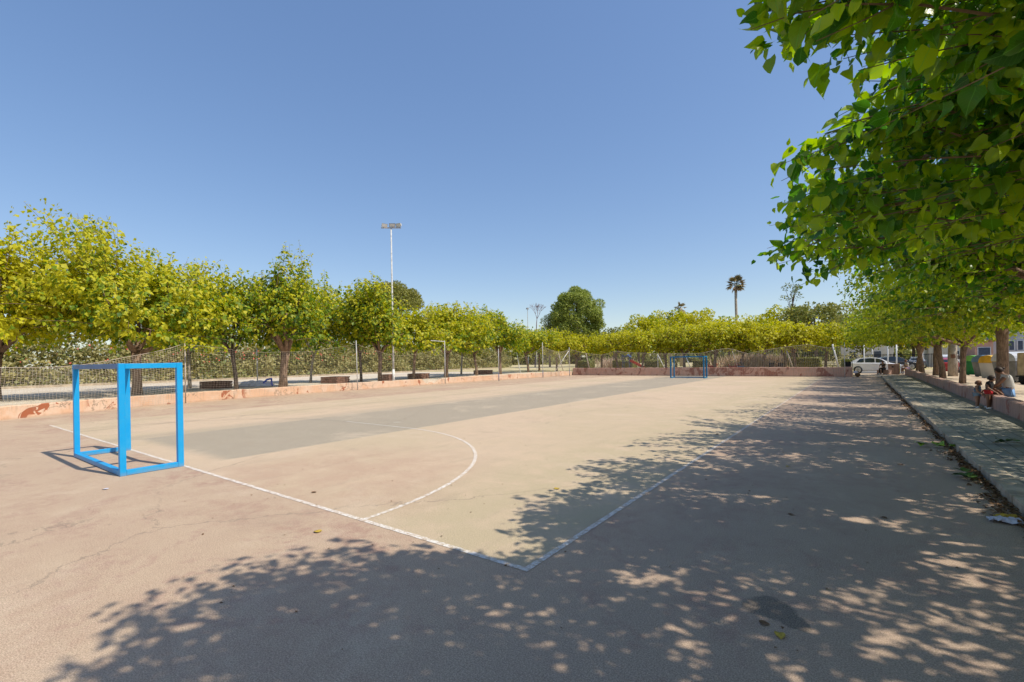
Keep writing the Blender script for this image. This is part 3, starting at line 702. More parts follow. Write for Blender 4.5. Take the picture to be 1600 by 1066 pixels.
for q in (T2, T8, T14): q['category'] = 'tree'; q['group'] = RT
# farther trees of the same row
def row_tree(t, s, seed, rb=.2, sc_=1.0, lab='', nsh=620, bias=0.12, lod='mid', leaf=.17, lean=(0, 0), spacing=.07, h=2.3):
    rg_ = np.random.default_rng(seed)
    o = build_tree('mulberry_tree', rg_, V(s, t, 0.4), h, rb, (-.7, 0, 3.6*sc_), (4.3*sc_, 3.7, 1.95*sc_), nsh, leaf, lod, M['leaf_green'] if t < 45 else M['leaf'], M['bark'], spacing=spacing, zmin=2.0, spire=.06,
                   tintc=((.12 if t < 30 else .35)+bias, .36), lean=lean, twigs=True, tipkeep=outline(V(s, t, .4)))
    return tag(o, lab, 'tree', RT)
row_tree(19.8, -4.4, 31, lab='mulberry tree nearest beyond the seated woman, its thick limb entering at the right edge', lean=(-.25, -.3), lod='mid', leaf=.15, nsh=620)
row_tree(26.0, -4.5, 32, rb=.19, h=2.7, lab='mulberry trunk directly behind the seated woman, forking under the leaves', leaf=.16, nsh=700)
row_tree(32.0, -4.15, 33, h=1.95, rb=.13, lab='mulberry with Y-shaped trunk standing in front of the green bin', lean=(.1, 0))
row_tree(38.2, -4.1, 34, h=2.0, rb=.16, lab='mulberry with a leaning fork beside the red car', lean=(-.2, .1))
row_tree(48.9, -4.05, 35, rb=.17, lab='slim mulberry trunk at the far end of the pink wall', lean=(-.3, 0))
row_tree(54.5, -4.25, 36, rb=.17, lab='leaning mulberry trunk right of the person in lilac', lean=(.35, 0))
row_tree(43.5, -4.3, 37, rb=.16, lab='mulberry hidden in the middle of the row under dense leaves', lean=(.1, 0))

# left rows behind the orange wall:  t, s, top z, half width, bias
LTG = 'mulberry trees behind the orange wall'
LEFT = [
 (3.6, 34.5, 8.7, 4.0, 1.25, .26, 'B', 'big yellow-leaved mulberry at the left edge behind the net'),
 (8.8, 32.5, 8.1, 3.7, .62, .24, 'B', 'tall mulberry with thick trunk seen through the near blue goal'),
 (13.3, 38.0, 8.6, 2.6, .40, .12, 'P', 'mulberry with pale thin trunk right of the near blue goal'),
 (13.8, 32.0, 7.3, 2.2, .22, .13, 'D', 'small mulberry with thin dark trunk beside the first brick planter'),
 (16.4, 31.2, 8.3, 2.6, .25, .27, 'B', 'mulberry with stout flaring trunk right of the blue and white bundle'),
 (21.8, 37.0, 8.9, 2.8, .36, .10, 'P', 'mulberry with pale thin trunk between the first two planters'),
 (23.9, 33.0, 8.0, 2.3, .40, .11, 'D', 'thin dark mulberry trunk right of the second brick planter'),
 (24.6, 31.5, 7.3, 2.2, .32, .17, 'B', 'leaning mulberry trunk next to the floodlight mast'),
 (29.2, 32.6, 7.1, 2.5, .65, .14, 'B', 'golden mulberry just right of the floodlight mast'),
 (33.5, 32.7, 7.6, 2.9, .62, .22, 'B', 'mulberry with leaning trunk behind the third brick planter'),
 (41.5, 38.0, 7.4, 2.8, .40, .12, 'P', 'mulberry with pale bent trunk behind the dark trunks'),
 (38.5, 33.0, 7.3, 2.6, .36, .15, 'B', 'mulberry between the third and fourth planters'),
 (42.6, 33.0, 7.5, 2.7, .30, .2, 'B', 'mulberry with dark trunk beside the fourth planter'),
 (49.8, 34.0, 6.6, 3.0, .45, .15, 'B', 'mulberry at the far left corner of the court'),
 (57.0, 37.0, 6.4, 3.0, .6, .15, 'B', 'low yellowish mulberry beyond the far left corner')]
for i, (t, s, top, w, yb, r0, bk, lab) in enumerate(LEFT):
    rg_ = np.random.default_rng(100+i); zb = 2.1; rz_ = (top-.36-zb)/2
    o = build_tree('mulberry_tree', rg_, V(s, t, 0.36), 2.35, r0, (0, 0, zb+rz_), (w*1.17, w*1.17, rz_+.15), int(40*w*rz_*1.9), .25 if t < 20 else .27, 'mid' if t < 18 else 'low', M['leaf'],
                   {'P': M['bark_pale'], 'D': M['bark_dark'], 'B': M['bark']}[bk], spacing=.10, zmin=2.15, spire=.2, tintc=(-.20+yb, .5), nl=5, topyel=.30,
                   lean=(rg_.uniform(-.3, .3), rg_.uniform(-.3, .3)), lumpy=.13)
    tag(o, lab, 'tree', LTG)

# far row behind the far wall
FG = 'low mulberry trees behind the far wall'
FAR = [(32.9, 55, 5.6, .7, 'low yellow-green mulberry left of the big pine'), (29.9, 55, 5.3, .75, 'low yellow mulberry in front of the big pine'),
 (27.2, 57, 5.6, .7, 'low mulberry under the right side of the big pine'), (24.1, 55, 5.7, .72, 'mulberry left of the red slide'),
 (20.8, 54.5, 5.8, .68, 'mulberry just right of the red slide'), (18.4, 56, 5.9, .6, 'mulberry behind the white net post and its brace'),
 (16.0, 55, 5.9, .62, 'mulberry left of the far blue goal'), (14.0, 56.5, 5.8, .55, 'mulberry above the crossbar of the far blue goal'),
 (12.5, 54, 5.9, .6, 'mulberry whose trunk stands just right of the far goal'), (9.95, 55, 5.8, .72, 'mulberry over the dry reeds'),
 (7.8, 54, 5.6, .85, 'bright yellow mulberry right of the palm'), (6.2, 57.5, 5.6, .8, 'yellow mulberry with twin trunks beside the red play frame'),
 (5.0, 54, 5.3, .95, 'most golden of the low mulberries, near the red play frame'), (2.6, 55.5, 5.3, .55, 'green mulberry at the right end of the far wall')]
for i, (s, t, top, yb, lab) in enumerate(FAR):
    rg_ = np.random.default_rng(200+i); zb = 1.75; rz_ = (top-.37-zb)/2
    o = build_tree('mulberry_tree', rg_, V(s, t, 0.37), 1.9, rg_.uniform(.10, .17), (0, 0, zb+rz_), (2.6, 2.3, rz_), 380, .26, 'low', M['leaf'], M['bark'], spacing=.12, zmin=1.6,
                   spire=.12, tintc=(.04+yb, .42), nl=5, topyel=.3, lean=(rg_.uniform(-.4, .4), rg_.uniform(-.3, .3)))
    tag(o, lab, 'tree', FG)

def clump_crown(name, rg_, parent, blobs, per, leaf, lod, mat, tintc=(.4, .3), width=1.0, up=0.0, aspect=.7):
    P = []; A = []; Nn = []; Tt = []
    for (c, r) in blobs:
        r = np.array(r if isinstance(r, tuple) else (r, r, r*aspect)); n = int(per*float((r[0]*r[1]*r[2])**(2/3)))
        d = rg_.normal(0, 1, (n, 3)); d /= np.linalg.norm(d, axis=1, keepdims=True)
        rr = rg_.uniform(.5, 1.05, n)**.6; P.append(np.array(c)+d*r*rr[:, None]); A.append(d*.6+rg_.normal(0, .5, (n, 3))+np.array([0, 0, up])); Nn.append(d+rg_.normal(0, .4, (n, 3))+np.array([0, 0, .3]))
        Tt.append(rg_.normal(tintc[0], tintc[1], n)+rg_.normal(0, .12))
    P = np.concatenate(P); A = np.concatenate(A); Nn = np.concatenate(Nn); Tt = np.concatenate(Tt)
    return leaves_mesh(name, P, A, Nn, leaf*rg_.uniform(.6, 1.3, len(P)), lod, mat, Tt, parent, width)
def blob_tree(name, seed, s, t, top, w, bot, nb, mat, bark, leaf, per, tr=.25, shape='round', tintc=(.4, .3), lab='', group=None, br=.24, z0=.37, up=0.0, width=1.0):
    rg_ = np.random.default_rng(seed); root = empty(name, V(s, t, z0)); H = top-z0
    mb = MB(); mb.tube([(0, 0, -.2), (rg_.normal(0, .1), 0, H*.3), (rg_.normal(0, .2), rg_.normal(0, .2), H*.62), (0, 0, H*.86)], [tr*1.2, tr, tr*.7, tr*.2], 8)
    bl = []
    for i in range(nb):
        d = rg_.normal(0, 1, 3); d /= np.linalg.norm(d); r = rg_.uniform(.55, 1)**.5
        if shape == 'umbrella': d[2] = abs(d[2]); r = rg_.uniform(.75, 1)
        cz = (bot-z0+H)/2 if shape != 'umbrella' else bot-z0
        rz_ = (H-(bot-z0))/2 if shape != 'umbrella' else H-(bot-z0)
        c = np.array([0, 0, cz])+d*np.array([w, w, rz_])*r*(1-br*.6); rb = w*br*rg_.uniform(.6, 1.3)
        bl.append((tuple(c), rb))
        if i % 3 == 0: mb.tube([(0, 0, min(c[2]*.7, H*.7)), tuple(c*np.array([.5, .5, .9])), tuple(c)], [tr*.4, tr*.25, tr*.08], 5)
    mb.build('trunk', bark, root, smooth=True)
    clump_crown('crown', rg_, root, bl, per, leaf, 'low', mat, tintc, width, up)
    return tag(root, lab, 'tree', group)
blob_tree('pine_tree', 301, 45.6, 85, 17.2, 5.6, 3.6, 120, M['leaf_pine'], M['bark_dark'], .44, 300, .35, tintc=(.5, .45), lab='big rounded dark green pine rising above the far trees', br=.22, width=.5)
blob_tree('umbrella_pine_tree', 302, 90.5, 75, 21.3, 7.8, 14.8, 90, M['leaf_dark'], M['bark_dark'], .45, 200, .4, shape='umbrella', tintc=(.75, .4), lab='domed umbrella pine showing behind the floodlight mast', br=.20, width=.6)
blob_tree('pine_tree', 303, 52.5, 85, 11.4, 2.6, 7.6, 18, M['leaf_dark'], M['bark_dark'], .35, 200, .2, tintc=(.05, .2), lab='small dark pine bough left of the big pine', br=.3, width=.6)
BT = 'broadleaf trees in the park beyond the low mulberries'
for i, (s, t, top, w, tc, lab) in enumerate([
  (36, 80, 8.0, 2.6, .4, 'small grey-green tree just right of the big pine'), (32.6, 84, 10.6, 3.2, .65, 'rounded green tree with a dark tip left of the far goal'), (29.4, 86, 11.2, 3.2, .55, 'rounded olive tree with its top left of the ragged palms'),
  (24, 78, 9.8, 3.4, .6, 'olive green tree under the ragged palms'), (19.6, 76, 10.0, 2.9, .85, 'yellow-green tree standing highest left of the palm'), (16.3, 80, 8.6, 3.0, .7, 'green tree at the foot of the palm'),
  (14.0, 90, 9.6, 1.2, .1, 'small dark tree right of the palm'), (11.4, 78, 8.2, 3.2, .55, 'green tree right of the small dark tree'), (8.4, 74, 9.0, 3.3, .6, 'green tree beside the hanging branch tips'), (4.4, 72, 9.6, 3.6, .45, 'tall green tree behind the right end of the far wall'),
  (-.5, 82, 9.5, 4.4, .4, 'green tree over the white car'), (-6.5, 90, 10, 4.4, .4, 'green tree beyond the parked dark car')]):
    blob_tree('broadleaf_tree', 320+i, s, t, top, w, 2.6, 34, M['leaf'] if tc > .5 else M['leaf_dark'], M['bark_dark'], .33, 120, .18, tintc=(tc-.05, .35), lab=lab, group=BT, br=.36)
blob_tree('slender_conifer', 340, 7.8, 80, 13.2, 1.5, 6.5, 34, M['leaf_dark'], M['bark_dark'], .3, 240, .14, tintc=(0., .25), lab='slender sparse conifer seen behind the hanging leaves', br=.22, width=.5)
# bare purple-grey tree
bt = empty('bare_tree', V(55.5, 85, .37)); mb = MB(); rb = random.Random(8)
def branch(p, d, L, r, dep):
    q = p+d*L; mb.tube([p, (p+q)/2+Vector((rb.uniform(-.1, .1), rb.uniform(-.1, .1), 0))*L*.3, q], [r, r*.8, r*.55], 5, False)
    if dep:
        for k in range(3 if dep > 1 else 4):
            branch(q, (d+Vector((rb.uniform(-.55, .75), rb.uniform(-.5, .5), rb.uniform(-.1, .5)))).normalized(), L*rb.uniform(.66, .86), r*.6, dep-1)
branch(Vector((-.8, 0, -.2)), Vector((.06, 0, 1)), 9.2, .17, 0); branch(Vector((-.25, 0, 8.9)), Vector((.1, 0, 1)), 1.5, .11, 5); mb.build('trunk', simple("bare_branch", (.34, .24, .26), .9, .1), bt)
tag(bt, 'leafless purplish tree left of the big pine', 'tree')

# palms
def palm(s, t, h, w, lab, seed, nf=34, ragged=False, z0=.37):
    rg_ = np.random.default_rng(seed); root = empty('fan_palm', V(s, t, z0))
    MB().tube([(0, 0, -.2), (.05, 0, h*.4), (-.05, 0, h*.8), (0, 0, h)], [.36, .25, .22, .26], 10).build('trunk', M['bark_pale'], root, smooth=True)
    P = []; A = []; N = []; T = []; st = MB()
    for i in range(nf):
        az = rg_.uniform(0, 2*PI); el = rg_.uniform(-1.05, 1.4); dead = el < -.62
        d = np.array([math.cos(az)*math.cos(el), math.sin(az)*math.cos(el), math.sin(el)])
        pl = w*rg_.uniform(.42, .6)*(.8 if dead else 1); hub = np.array([0, 0, h])+d*pl
        st.tube([(0, 0, h-.1), tuple(hub)], [.03, .02], 4, False)
        side = np.cross(d, [0, 0, 1.]); side /= np.linalg.norm(side)+1e-6
        for k in range(17):
            a = (k-8)/8*1.45; dd = d*math.cos(a)+side*math.sin(a)+np.array([0, 0, -.25]); P.append(hub); A.append(dd); N.append(np.cross(side, d)+rg_.normal(0, .2, 3)); T.append((1.45 if dead else .3)+rg_.normal(0, .2))
    st.build('frond_stalks', M['leaf_palm'], root)
    leaves_mesh('crown', np.array(P), np.array(A), np.array(N), w*.5*rg_.uniform(.8, 1.1, len(P)), 'blade', M['leaf_palm'], np.array(T), root, 1.6)
    return tag(root, lab, 'palm tree')
palm(18.05, 95, 14.9, 1.9, 'tall fan palm standing alone against the sky', 51)
palm(25.2, 85, 10.3, 1.3, 'ragged leaning palm top, upper of the two left of the far goal post', 52, 16)
palm(27.2, 85, 8.9, 1.1, 'shorter ragged palm top just left of the upper one', 53, 16)

# far belt of trees closing the horizon, too far to tell apart
rg_ = np.random.default_rng(91); bl = []
for k in range(520):
    s = rg_.uniform(-150, 190); t = 150+rg_.normal(0, 4)-max(0, s-60)*.75; h = 4.2+1.6*math.sin(s*.11)+rg_.normal(0, .8)
    for z in np.arange(.5, h, 2.2): bl.append((V(s, t+rg_.normal(0, 1), z), (2.6, 2.2, 1.9)))
fb = clump_crown('far_treeline', rg_, None, bl, 22, 1.1, 'low', M['leaf_dark'], (.45, .3))
tag(fb, 'far green belt of trees along the horizon', 'treeline', kind='stuff')
# hedge
hd = empty('hedge', (0, 0, 0)); rg_ = np.random.default_rng(61); bl = []
for t in np.arange(-12, 84, 1.1):
    hv = 1+.09*math.sin(t*.9)+.06*math.sin(t*2.7)+rg_.normal(0, .04)
    s0 = 55.0+rg_.normal(0, .25)+max(0, t-20)*.12
    for z in (.9, 2.0, 3.0, 4.0): bl.append((V(s0+rg_.normal(0, .4), t, z*hv+rg_.normal(0, .2)), 1.15*rg_.uniform(.75, 1.2)))
clump_crown('foliage', rg_, hd, bl, 250, .28, 'low', M['leaf_hedge'], (.5, .3), 1.0)
mb = MB()
for t in np.arange(-12, 84, 1.6): mb.tube([V(55+max(0, t-20)*.12, t, .3), V(55.1+max(0, t-20)*.12, t+.2, 1.8), V(55.3+max(0, t-20)*.12, t-.3, 3)], [.05, .04, .02], 5)
mb.build('stems', M['bark_dark'], hd)
tag(hd, 'long loose oleander hedge running behind the left tree rows', 'hedge')
P = np.stack([-(53.9+rg_.normal(0, .15, 130)), rg_.uniform(-5, 45, 130), rg_.uniform(2.2, 3.9, 130)], 1)
fl = leaves_mesh('blossoms', P, rg_.normal(0, 1, P.shape), np.tile([1., 0, .3], (len(P), 1))+rg_.normal(0, .3, P.shape), np.full(len(P), .2), 'low', simple("pink_blossom", (.6, .13, .09), .8, .1), np.zeros(len(P)), hd)
# kerb of the path below the hedge
tag(MB().prism([(-53.2, -30), (-52.9, -30), (-52.9, 20), (-58.5, 75), (-58.9, 75), (-53.2, 20)], .3, .55).build('hedge_kerb', M['kerb']), kind='structure')

def shrub(name, s, t, blobs, lab, mat='leaf_hedge', cat='shrub', group=None, seed=1, tintc=(.3, .3), leaf=.2, per=170, z=.37, boxy=False):
    rg_ = np.random.default_rng(seed); root = empty(name, V(s, t, z))
    if boxy:
        lx, ly, lz = blobs; n = int(900*(lx*lz+ly*lz+lx*ly)); q = rg_.uniform(-1, 1, (n, 3)); ax = rg_.integers(0, 3, n); q[np.arange(n), ax] = np.sign(q[np.arange(n), ax])*rg_.uniform(.85, 1, n)
        P = q*np.array([lx, ly, lz])/2+np.array([0, 0, lz/2]); leaves_mesh('foliage', P, rg_.normal(0, 1, P.shape), q+rg_.normal(0, .3, P.shape), np.full(n, leaf*.7), 'low', M[mat], rg_.normal(tintc[0], tintc[1], n), root)
    else: clump_crown('foliage', rg_, root, blobs, per, leaf, 'low', M[mat], tintc)
    mb = MB()
    for k in range(5): mb.tube([(rg_.normal(0, .1), rg_.normal(0, .1), -.1), (rg_.normal(0, .3), rg_.normal(0, .2), .5)], [.03, .015], 5)
    mb.build('stems', M['bark_dark'], root)
    return tag(root, lab, cat, group)
CH = 'clipped hedge blocks in the park'
shrub('clipped_hedge', 32.2, 62, (2.2, 1.6, 1.25), 'clipped dark hedge block left of the red slide', 'leaf_dark', 'hedge', CH, 1, (.25, .2), boxy=True)
shrub('clipped_hedge', 27.8, 66, (3.2, 1.6, 1.2), 'clipped hedge block between the slide and the left clipped block', 'leaf_dark', 'hedge', CH, 2, (.35, .2), boxy=True)
shrub('clipped_hedge', 21.3, 60, (2.0, 1.6, 1.2), 'clipped dark hedge block right of the red slide', 'leaf_dark', 'hedge', CH, 3, (.3, .2), boxy=True)
shrub('clipped_hedge', 15.2, 61, (2.6, 1.6, 1.2), 'clipped hedge block seen through the far goal', 'leaf_dark', 'hedge', CH, 4, (.6, .2), boxy=True)
shrub('clipped_hedge', 4.8, 60, (3.2, 1.6, 1.3), 'clipped hedge behind the net at the right of the red play frame', 'leaf_dark', 'hedge', CH, 5, (.35, .2), boxy=True)
shrub('clipped_hedge', -.2, 71, (3.6, 2, 1.3), 'dark clipped hedge behind the tail of the white car', 'leaf_dark', 'hedge', CH, 6, (.25, .2), boxy=True, z=.03)
shrub('shrub', 22.8, 68, [((0, 0, .9), 1.2), ((1.3, .2, .7), .9), ((-1.2, 0, .7), .9)], 'light green shrub between the slide and the far goal', seed=7, tintc=(.8, .3))
shrub('shrub', 11.4, 57, [((0, 0, .6), .7), ((.5, .2, .5), .5)], 'round grey-green bush right of the far goal', seed=8, tintc=(.0, .2))
shrub('shrub', .8, 74, [((0, 0, 1.1), 1.5), ((2.0, 0, .9), 1.2), ((-1.8, 0, 1), 1.3)], 'light yellow-green shrub above the white car', seed=9, tintc=(1.1, .3), z=.03)
# dry reeds
def reeds(s, t, n, lab, seed):
    rg_ = np.random.default_rng(seed); root = empty('dry_reeds', V(s, t, .37))
    P = np.stack([rg_.normal(0, 1.4, n), rg_.normal(0, .5, n), np.zeros(n)], 1); A = np.stack([rg_.normal(0, .25, n), rg_.normal(0, .25, n), np.ones(n)], 1)
    leaves_mesh('blades', P, A, rg_.normal(0, 1, P.shape), rg_.uniform(1.0, 2.1, n), 'blade', M['reed'], rg_.uniform(0, 1.6, n), root, .55)
    return tag(root, lab, 'reeds', 'clumps of dry reeds')
reeds(10.3, 58, 700, 'dry straw-coloured reeds just right of the round bush', 1); reeds(8.6, 60, 700, 'dry straw-coloured reeds behind the seated park visitor', 2)
reeds(30.9, 68, 300, 'dry weeds in the park left of the clipped hedge', 3)

# ------------------------------------------------------------------ goals
def goal(name, s0, s1, t0, t1, H, th, mat, lab, topmat=None, facing=1, nets=False):
    """mouth at t0, back frame at t1; s0<s1"""
    root = empty(name, V((s0+s1)/2, t0, 0)); ox, oy = -(s0+s1)/2, t0
    def L(s, t, z): return (-s-ox, t-oy, z)
    h2 = th/2; sg = 1 if t1 < t0 else -1
    for s_ in (s0+h2, s1-h2): MB().bar(L(s_, t0-sg*h2, 0.0), L(s_, t0-sg*h2, H), th, th).build('post', mat, root, bevel=.004)
    MB().bar(L(s0+th+.001, t0-sg*h2, H-h2), L(s1-th-.001, t0-sg*h2, H-h2), th, th).build('crossbar', mat, root, bevel=.004)
    for s_ in (s0+h2, s1-h2): MB().bar(L(s_, t1+sg*h2, 0.0), L(s_, t1+sg*h2, H-.002), th*.98, th*.98).build('rear_post', mat, root, bevel=.004)
    MB().bar(L(s0+th+.001, t1+sg*h2, H-h2-.004), L(s1-th-.001, t1+sg*h2, H-h2-.004), th*.96, th*.96).build('rear_top_bar', topmat or mat, root, bevel=.004)
    MB().bar(L(s0+th+.001, t1+sg*h2, h2+.003), L(s1-th-.001, t1+sg*h2, h2+.003), th*.96, th*.9).build('rear_ground_bar', mat, root, bevel=.004)
    for s_ in (s0+h2, s1-h2):
        MB().bar(L(s_, t0-sg*(th+.001), H-h2-.004), L(s_, t1+sg*(th+.001), H-h2-.004), th*.96, th*.96).build('side_top_bar', mat, root, bevel=.004)
        MB().bar(L(s_, t0-sg*(th+.001), h2+.003), L(s_, t1+sg*(th+.001), h2+.003), th*.96, th*.96).build('side_ground_bar', mat, root, bevel=.004)
    return tag(root, lab, 'goal', 'blue handball goals')
goal('handball_goal', 10.5, 13.72, 3.56, 2.58, 2.0, .095, M['blue'], 'bright blue square-tube goal frame without net, near end at the left', M['greybar'])
goal('handball_goal', 11.25, 14.35, 44.75, 45.85, 2.04, .11, M['blue_far'], 'weathered blue goal frame at the far end before the red wall')

# ------------------------------------------------------------------ net posts and ball nets
NP = 'poles holding the ball net'
def pole(s, t, h, z0=0.0, r=.032, mat='rustpole', lab='', lean=(0, 0), band=False, name='net_pole', group=NP):
    root = empty(name, V(s, t, z0))
    MB().tube([(0, 0, -.05), (lean[0]*.5, lean[1]*.5, h*.5), (lean[0], lean[1], h)], r, 10).build('pole', M[mat], root, smooth=True)
    MB().sphere((lean[0], lean[1], h), (r*1.25, r*1.25, r), 10, 6).build('cap', M[mat], root, smooth=True)
    if band: MB().tube([(0, 0, 0.0), (0, 0, .75)], r*1.12, 10).build('painted_base', M['blueplay'], root, smooth=True)
    return tag(root, lab, 'pole', group)
pole(27.3, -2.0, 3.4, lab='net pole out at the left end of the orange wall')
pole(28.0, 9.6, 3.3, lab='beige net pole just right of the near blue goal', lean=(.05, 0), r=.03)
pole(28.6, 20.4, 3.5, lab='thin net pole before the orange wall left of the floodlight mast', mat='galv', r=.03, lean=(-.08, 0))
pole(28.7, 29.3, 3.7, lab='net pole with a crossbar just right of the wall gap', mat='galv')
pole(27.2, 34.9, 3.0, lab='net pole with blue foot, second from the far left corner', mat='galv', band=True)
pole(27.6, 43.2, 3.8, lab='net pole with blue foot, first before the far left corner', mat='galv', band=True)
pole(27.0, 48.0, 3.3, lab='dark-footed corner net pole where the orange and red walls meet', mat='galv', band=True)
pole(.9, 47.9, 2.9, lab='thin net pole at the right end of the red wall', mat='galv', r=.03)
q = MB().bar((0, 0, 3.65), (.6, -2.2, 3.66), .05, .05).build('crossbar', M['galv'], [o for o in bpy.data.objects if o.get('label', '').startswith('net pole with a crossbar')][0])
WB = 'white slanting net braces'
def brace(s0, t0, z0, s1, t1, z1, lab, mat='white', r=.04):
    root = empty('net_brace', V(s0, t0, z0)); d = Vector(V(s1, t1, z1))-Vector(V(s0, t0, z0))
    MB().tube([(0, 0, 0), d], r, 8).build('strut', M[mat], root, smooth=True)
    MB().box(-.09, .09, -.09, .09, -.02, .02).build('foot_plate', M['galv'], root)
    return tag(root, lab, 'brace', WB)
brace(28.35, 47.0, .56, 27.05, 47.95, 2.9, 'white brace slanting up to the corner net pole')
brace(29.5, 50.9, .4, 30.1, 50.8, 2.7, 'pale slanting post left of the corner net pole', 'bark_pale', .05)
brace(26.0, 51.2, .4, 26.5, 51.2, 2.6, 'pale slanting post just right of the corner net pole', 'bark_pale', .06)
brace(17.15, 52.2, .4, 17.95, 52.0, 2.2, 'white brace leaning on the net post left of the far goal')
brace(14.3, 51.9, .4, 14.95, 51.9, 2.1, 'white slanting bar seen through the far goal mouth')
brace(9.7, 51.9, .4, 10.3, 51.9, 2.5, 'thin pale slanting bar behind the red wall near the reeds', 'bark_pale')
brace(4.9, 52, .4, 5.5, 52, 2.4, 'pale slanting bar beside the red play frame', 'bark_pale', .06)
brace(1.35, 51.6, .4, 1.85, 51.6, 2.9, 'blue and white slanting post at the right end of the red wall', 'white', .07)
brace(33.3, 47, .4, 33.8, 47, 2.9, 'white slanting post beside the dark trunk near the far left corner', 'white', .05)
pole(18.0, 52.0, 2.0, .37, lab='short white net post between the slide and the far goal', mat='white')
pole(32.5, 49.5, 2.6, .37, lab='short grey pole behind the far left corner wall', mat='galv')
pole(40.0, 18.9, 3.0, .37, lab='slim white pole standing left of the stout mulberry trunk', mat='galv', r=.05, group=None, name='slim_pole')

def net(name, P0, P1, top, bot, cell, r, lab, bulge=.15, seed=1):
    """net from P0 to P1 in (s,t); top(u), bot(u) heights"""
    rg_ = random.Random(seed); a = Vector(P0); b = Vector(P1); Ln = (b-a).length; n = int(Ln/cell)
    d = (b-a)/Ln; nn = Vector((-d.y, d.x)); H = max(top(i/20) for i in range(21)); m = int(H/cell)
    ph = rg_.uniform(0, 6)
    def pt(u, w):
        zt, zb = top(u), bot(u); z = zb+(zt-zb)*w
        off = nn*(bulge*math.sin(w*PI)*(math.sin(u*Ln*.9+ph)*.6+.4)+.05*math.sin(u*Ln*2.3+ph*2))
        sh = d*(.25*math.sin(w*3+u*Ln*.5+ph)*.6)
        q = a+(b-a)*u+off+sh*w*(1-w)*2; return Vector((-q.x, q.y, z+.03*math.sin(u*Ln*1.7+w*5)))
    mb = MB()
    def ribbon(pts, w, up):
        for i in range(len(pts)-1):
            p, q = pts[i], pts[i+1]; e = up*w/2
            mb.add([p-e, q-e, q+e, p+e], [(0, 1, 2, 3)])
    dv = Vector((-d.x, d.y, 0)).normalized()
    S = 8
    for i in range(n+1):
        ribbon([pt(i/n, k/S) for k in range(S+1)], r, dv)
    sn = max(2, int(Ln/.6))
    for k in range(m+1):
        ribbon([pt(i/sn, k/m) for i in range(sn+1)], r, Vector((0, 0, 1)))
    root = empty(name, V(P0[0], P0[1], 0)); o = mb.build('mesh', M['net'], root); o.location = Vector((P0[0], -P0[1], 0))
    rp = MB().tube([pt(i/sn, 1.0) for i in range(sn+1)], .014 if r > .006 else .006, 5); o = rp.build('top_rope', M['net'], root); o.location = Vector((P0[0], -P0[1], 0))
    return tag(root, lab, 'net', 'sagging ball nets round the court')
def sag(h0, h1, dip): return lambda u: h0*(1-u)+h1*u-dip*4*u*(1-u)
z0f = lambda u: .06
net('ball_net', (27.2, -2), (28.0, 9.6), sag(2.9, 3.1, 1.05), z0f, .11, .007, 'sagging ball net at the far left, seen through the near goal', seed=1)
net('ball_net', (28.0, 9.6), (28.6, 20.4), sag(3.1, 3.3, .55), z0f, .14, .0035, 'ball net between the near goal and the thin net pole', seed=2)
net('ball_net', (28.6, 20.4), (28.7, 29.3), sag(3.3, 3.4, .9), z0f, .18, .0035, 'ball net in front of the wall gap', seed=3)
net('ball_net', (28.7, 29.3), (27.2, 34.9), sag(3.4, 2.8, 1.1), z0f, .18, .0035, 'ball net right of the wall gap', seed=4)
net('ball_net', (27.2, 34.9), (27.6, 43.2), sag(2.8, 3.4, .9), z0f, .18, .004, 'ball net between the two blue-footed poles', seed=5)
net('ball_net', (27.6, 43.2), (27.0, 48.0), sag(3.5, 3.1, .5), z0f, .14, .011, 'ball net reaching the corner pole', seed=6)
def topfar(u):
    K = [(0, 3.1), (.08, 2.55), (.17, 2.35), (.22, 2.75), (.3, 2.5), (.38, 2.35), (.55, 2.3), (.66, 2.75), (.72, 2.2), (.84, 2.75), (.90, 2.85), (.96, 2.5), (1.0, 2.75)]
    for (a, b), (c, d) in zip(K, K[1:]):
        if a <= u <= c: return b+(d-b)*(u-a)/(c-a)
    return K[-1][1]
net('ball_net', (27.0, 48.0), (.9, 47.9), topfar, z0f, .14, .012, 'long ragged ball net across the far end behind the goal', bulge=.35, seed=7)

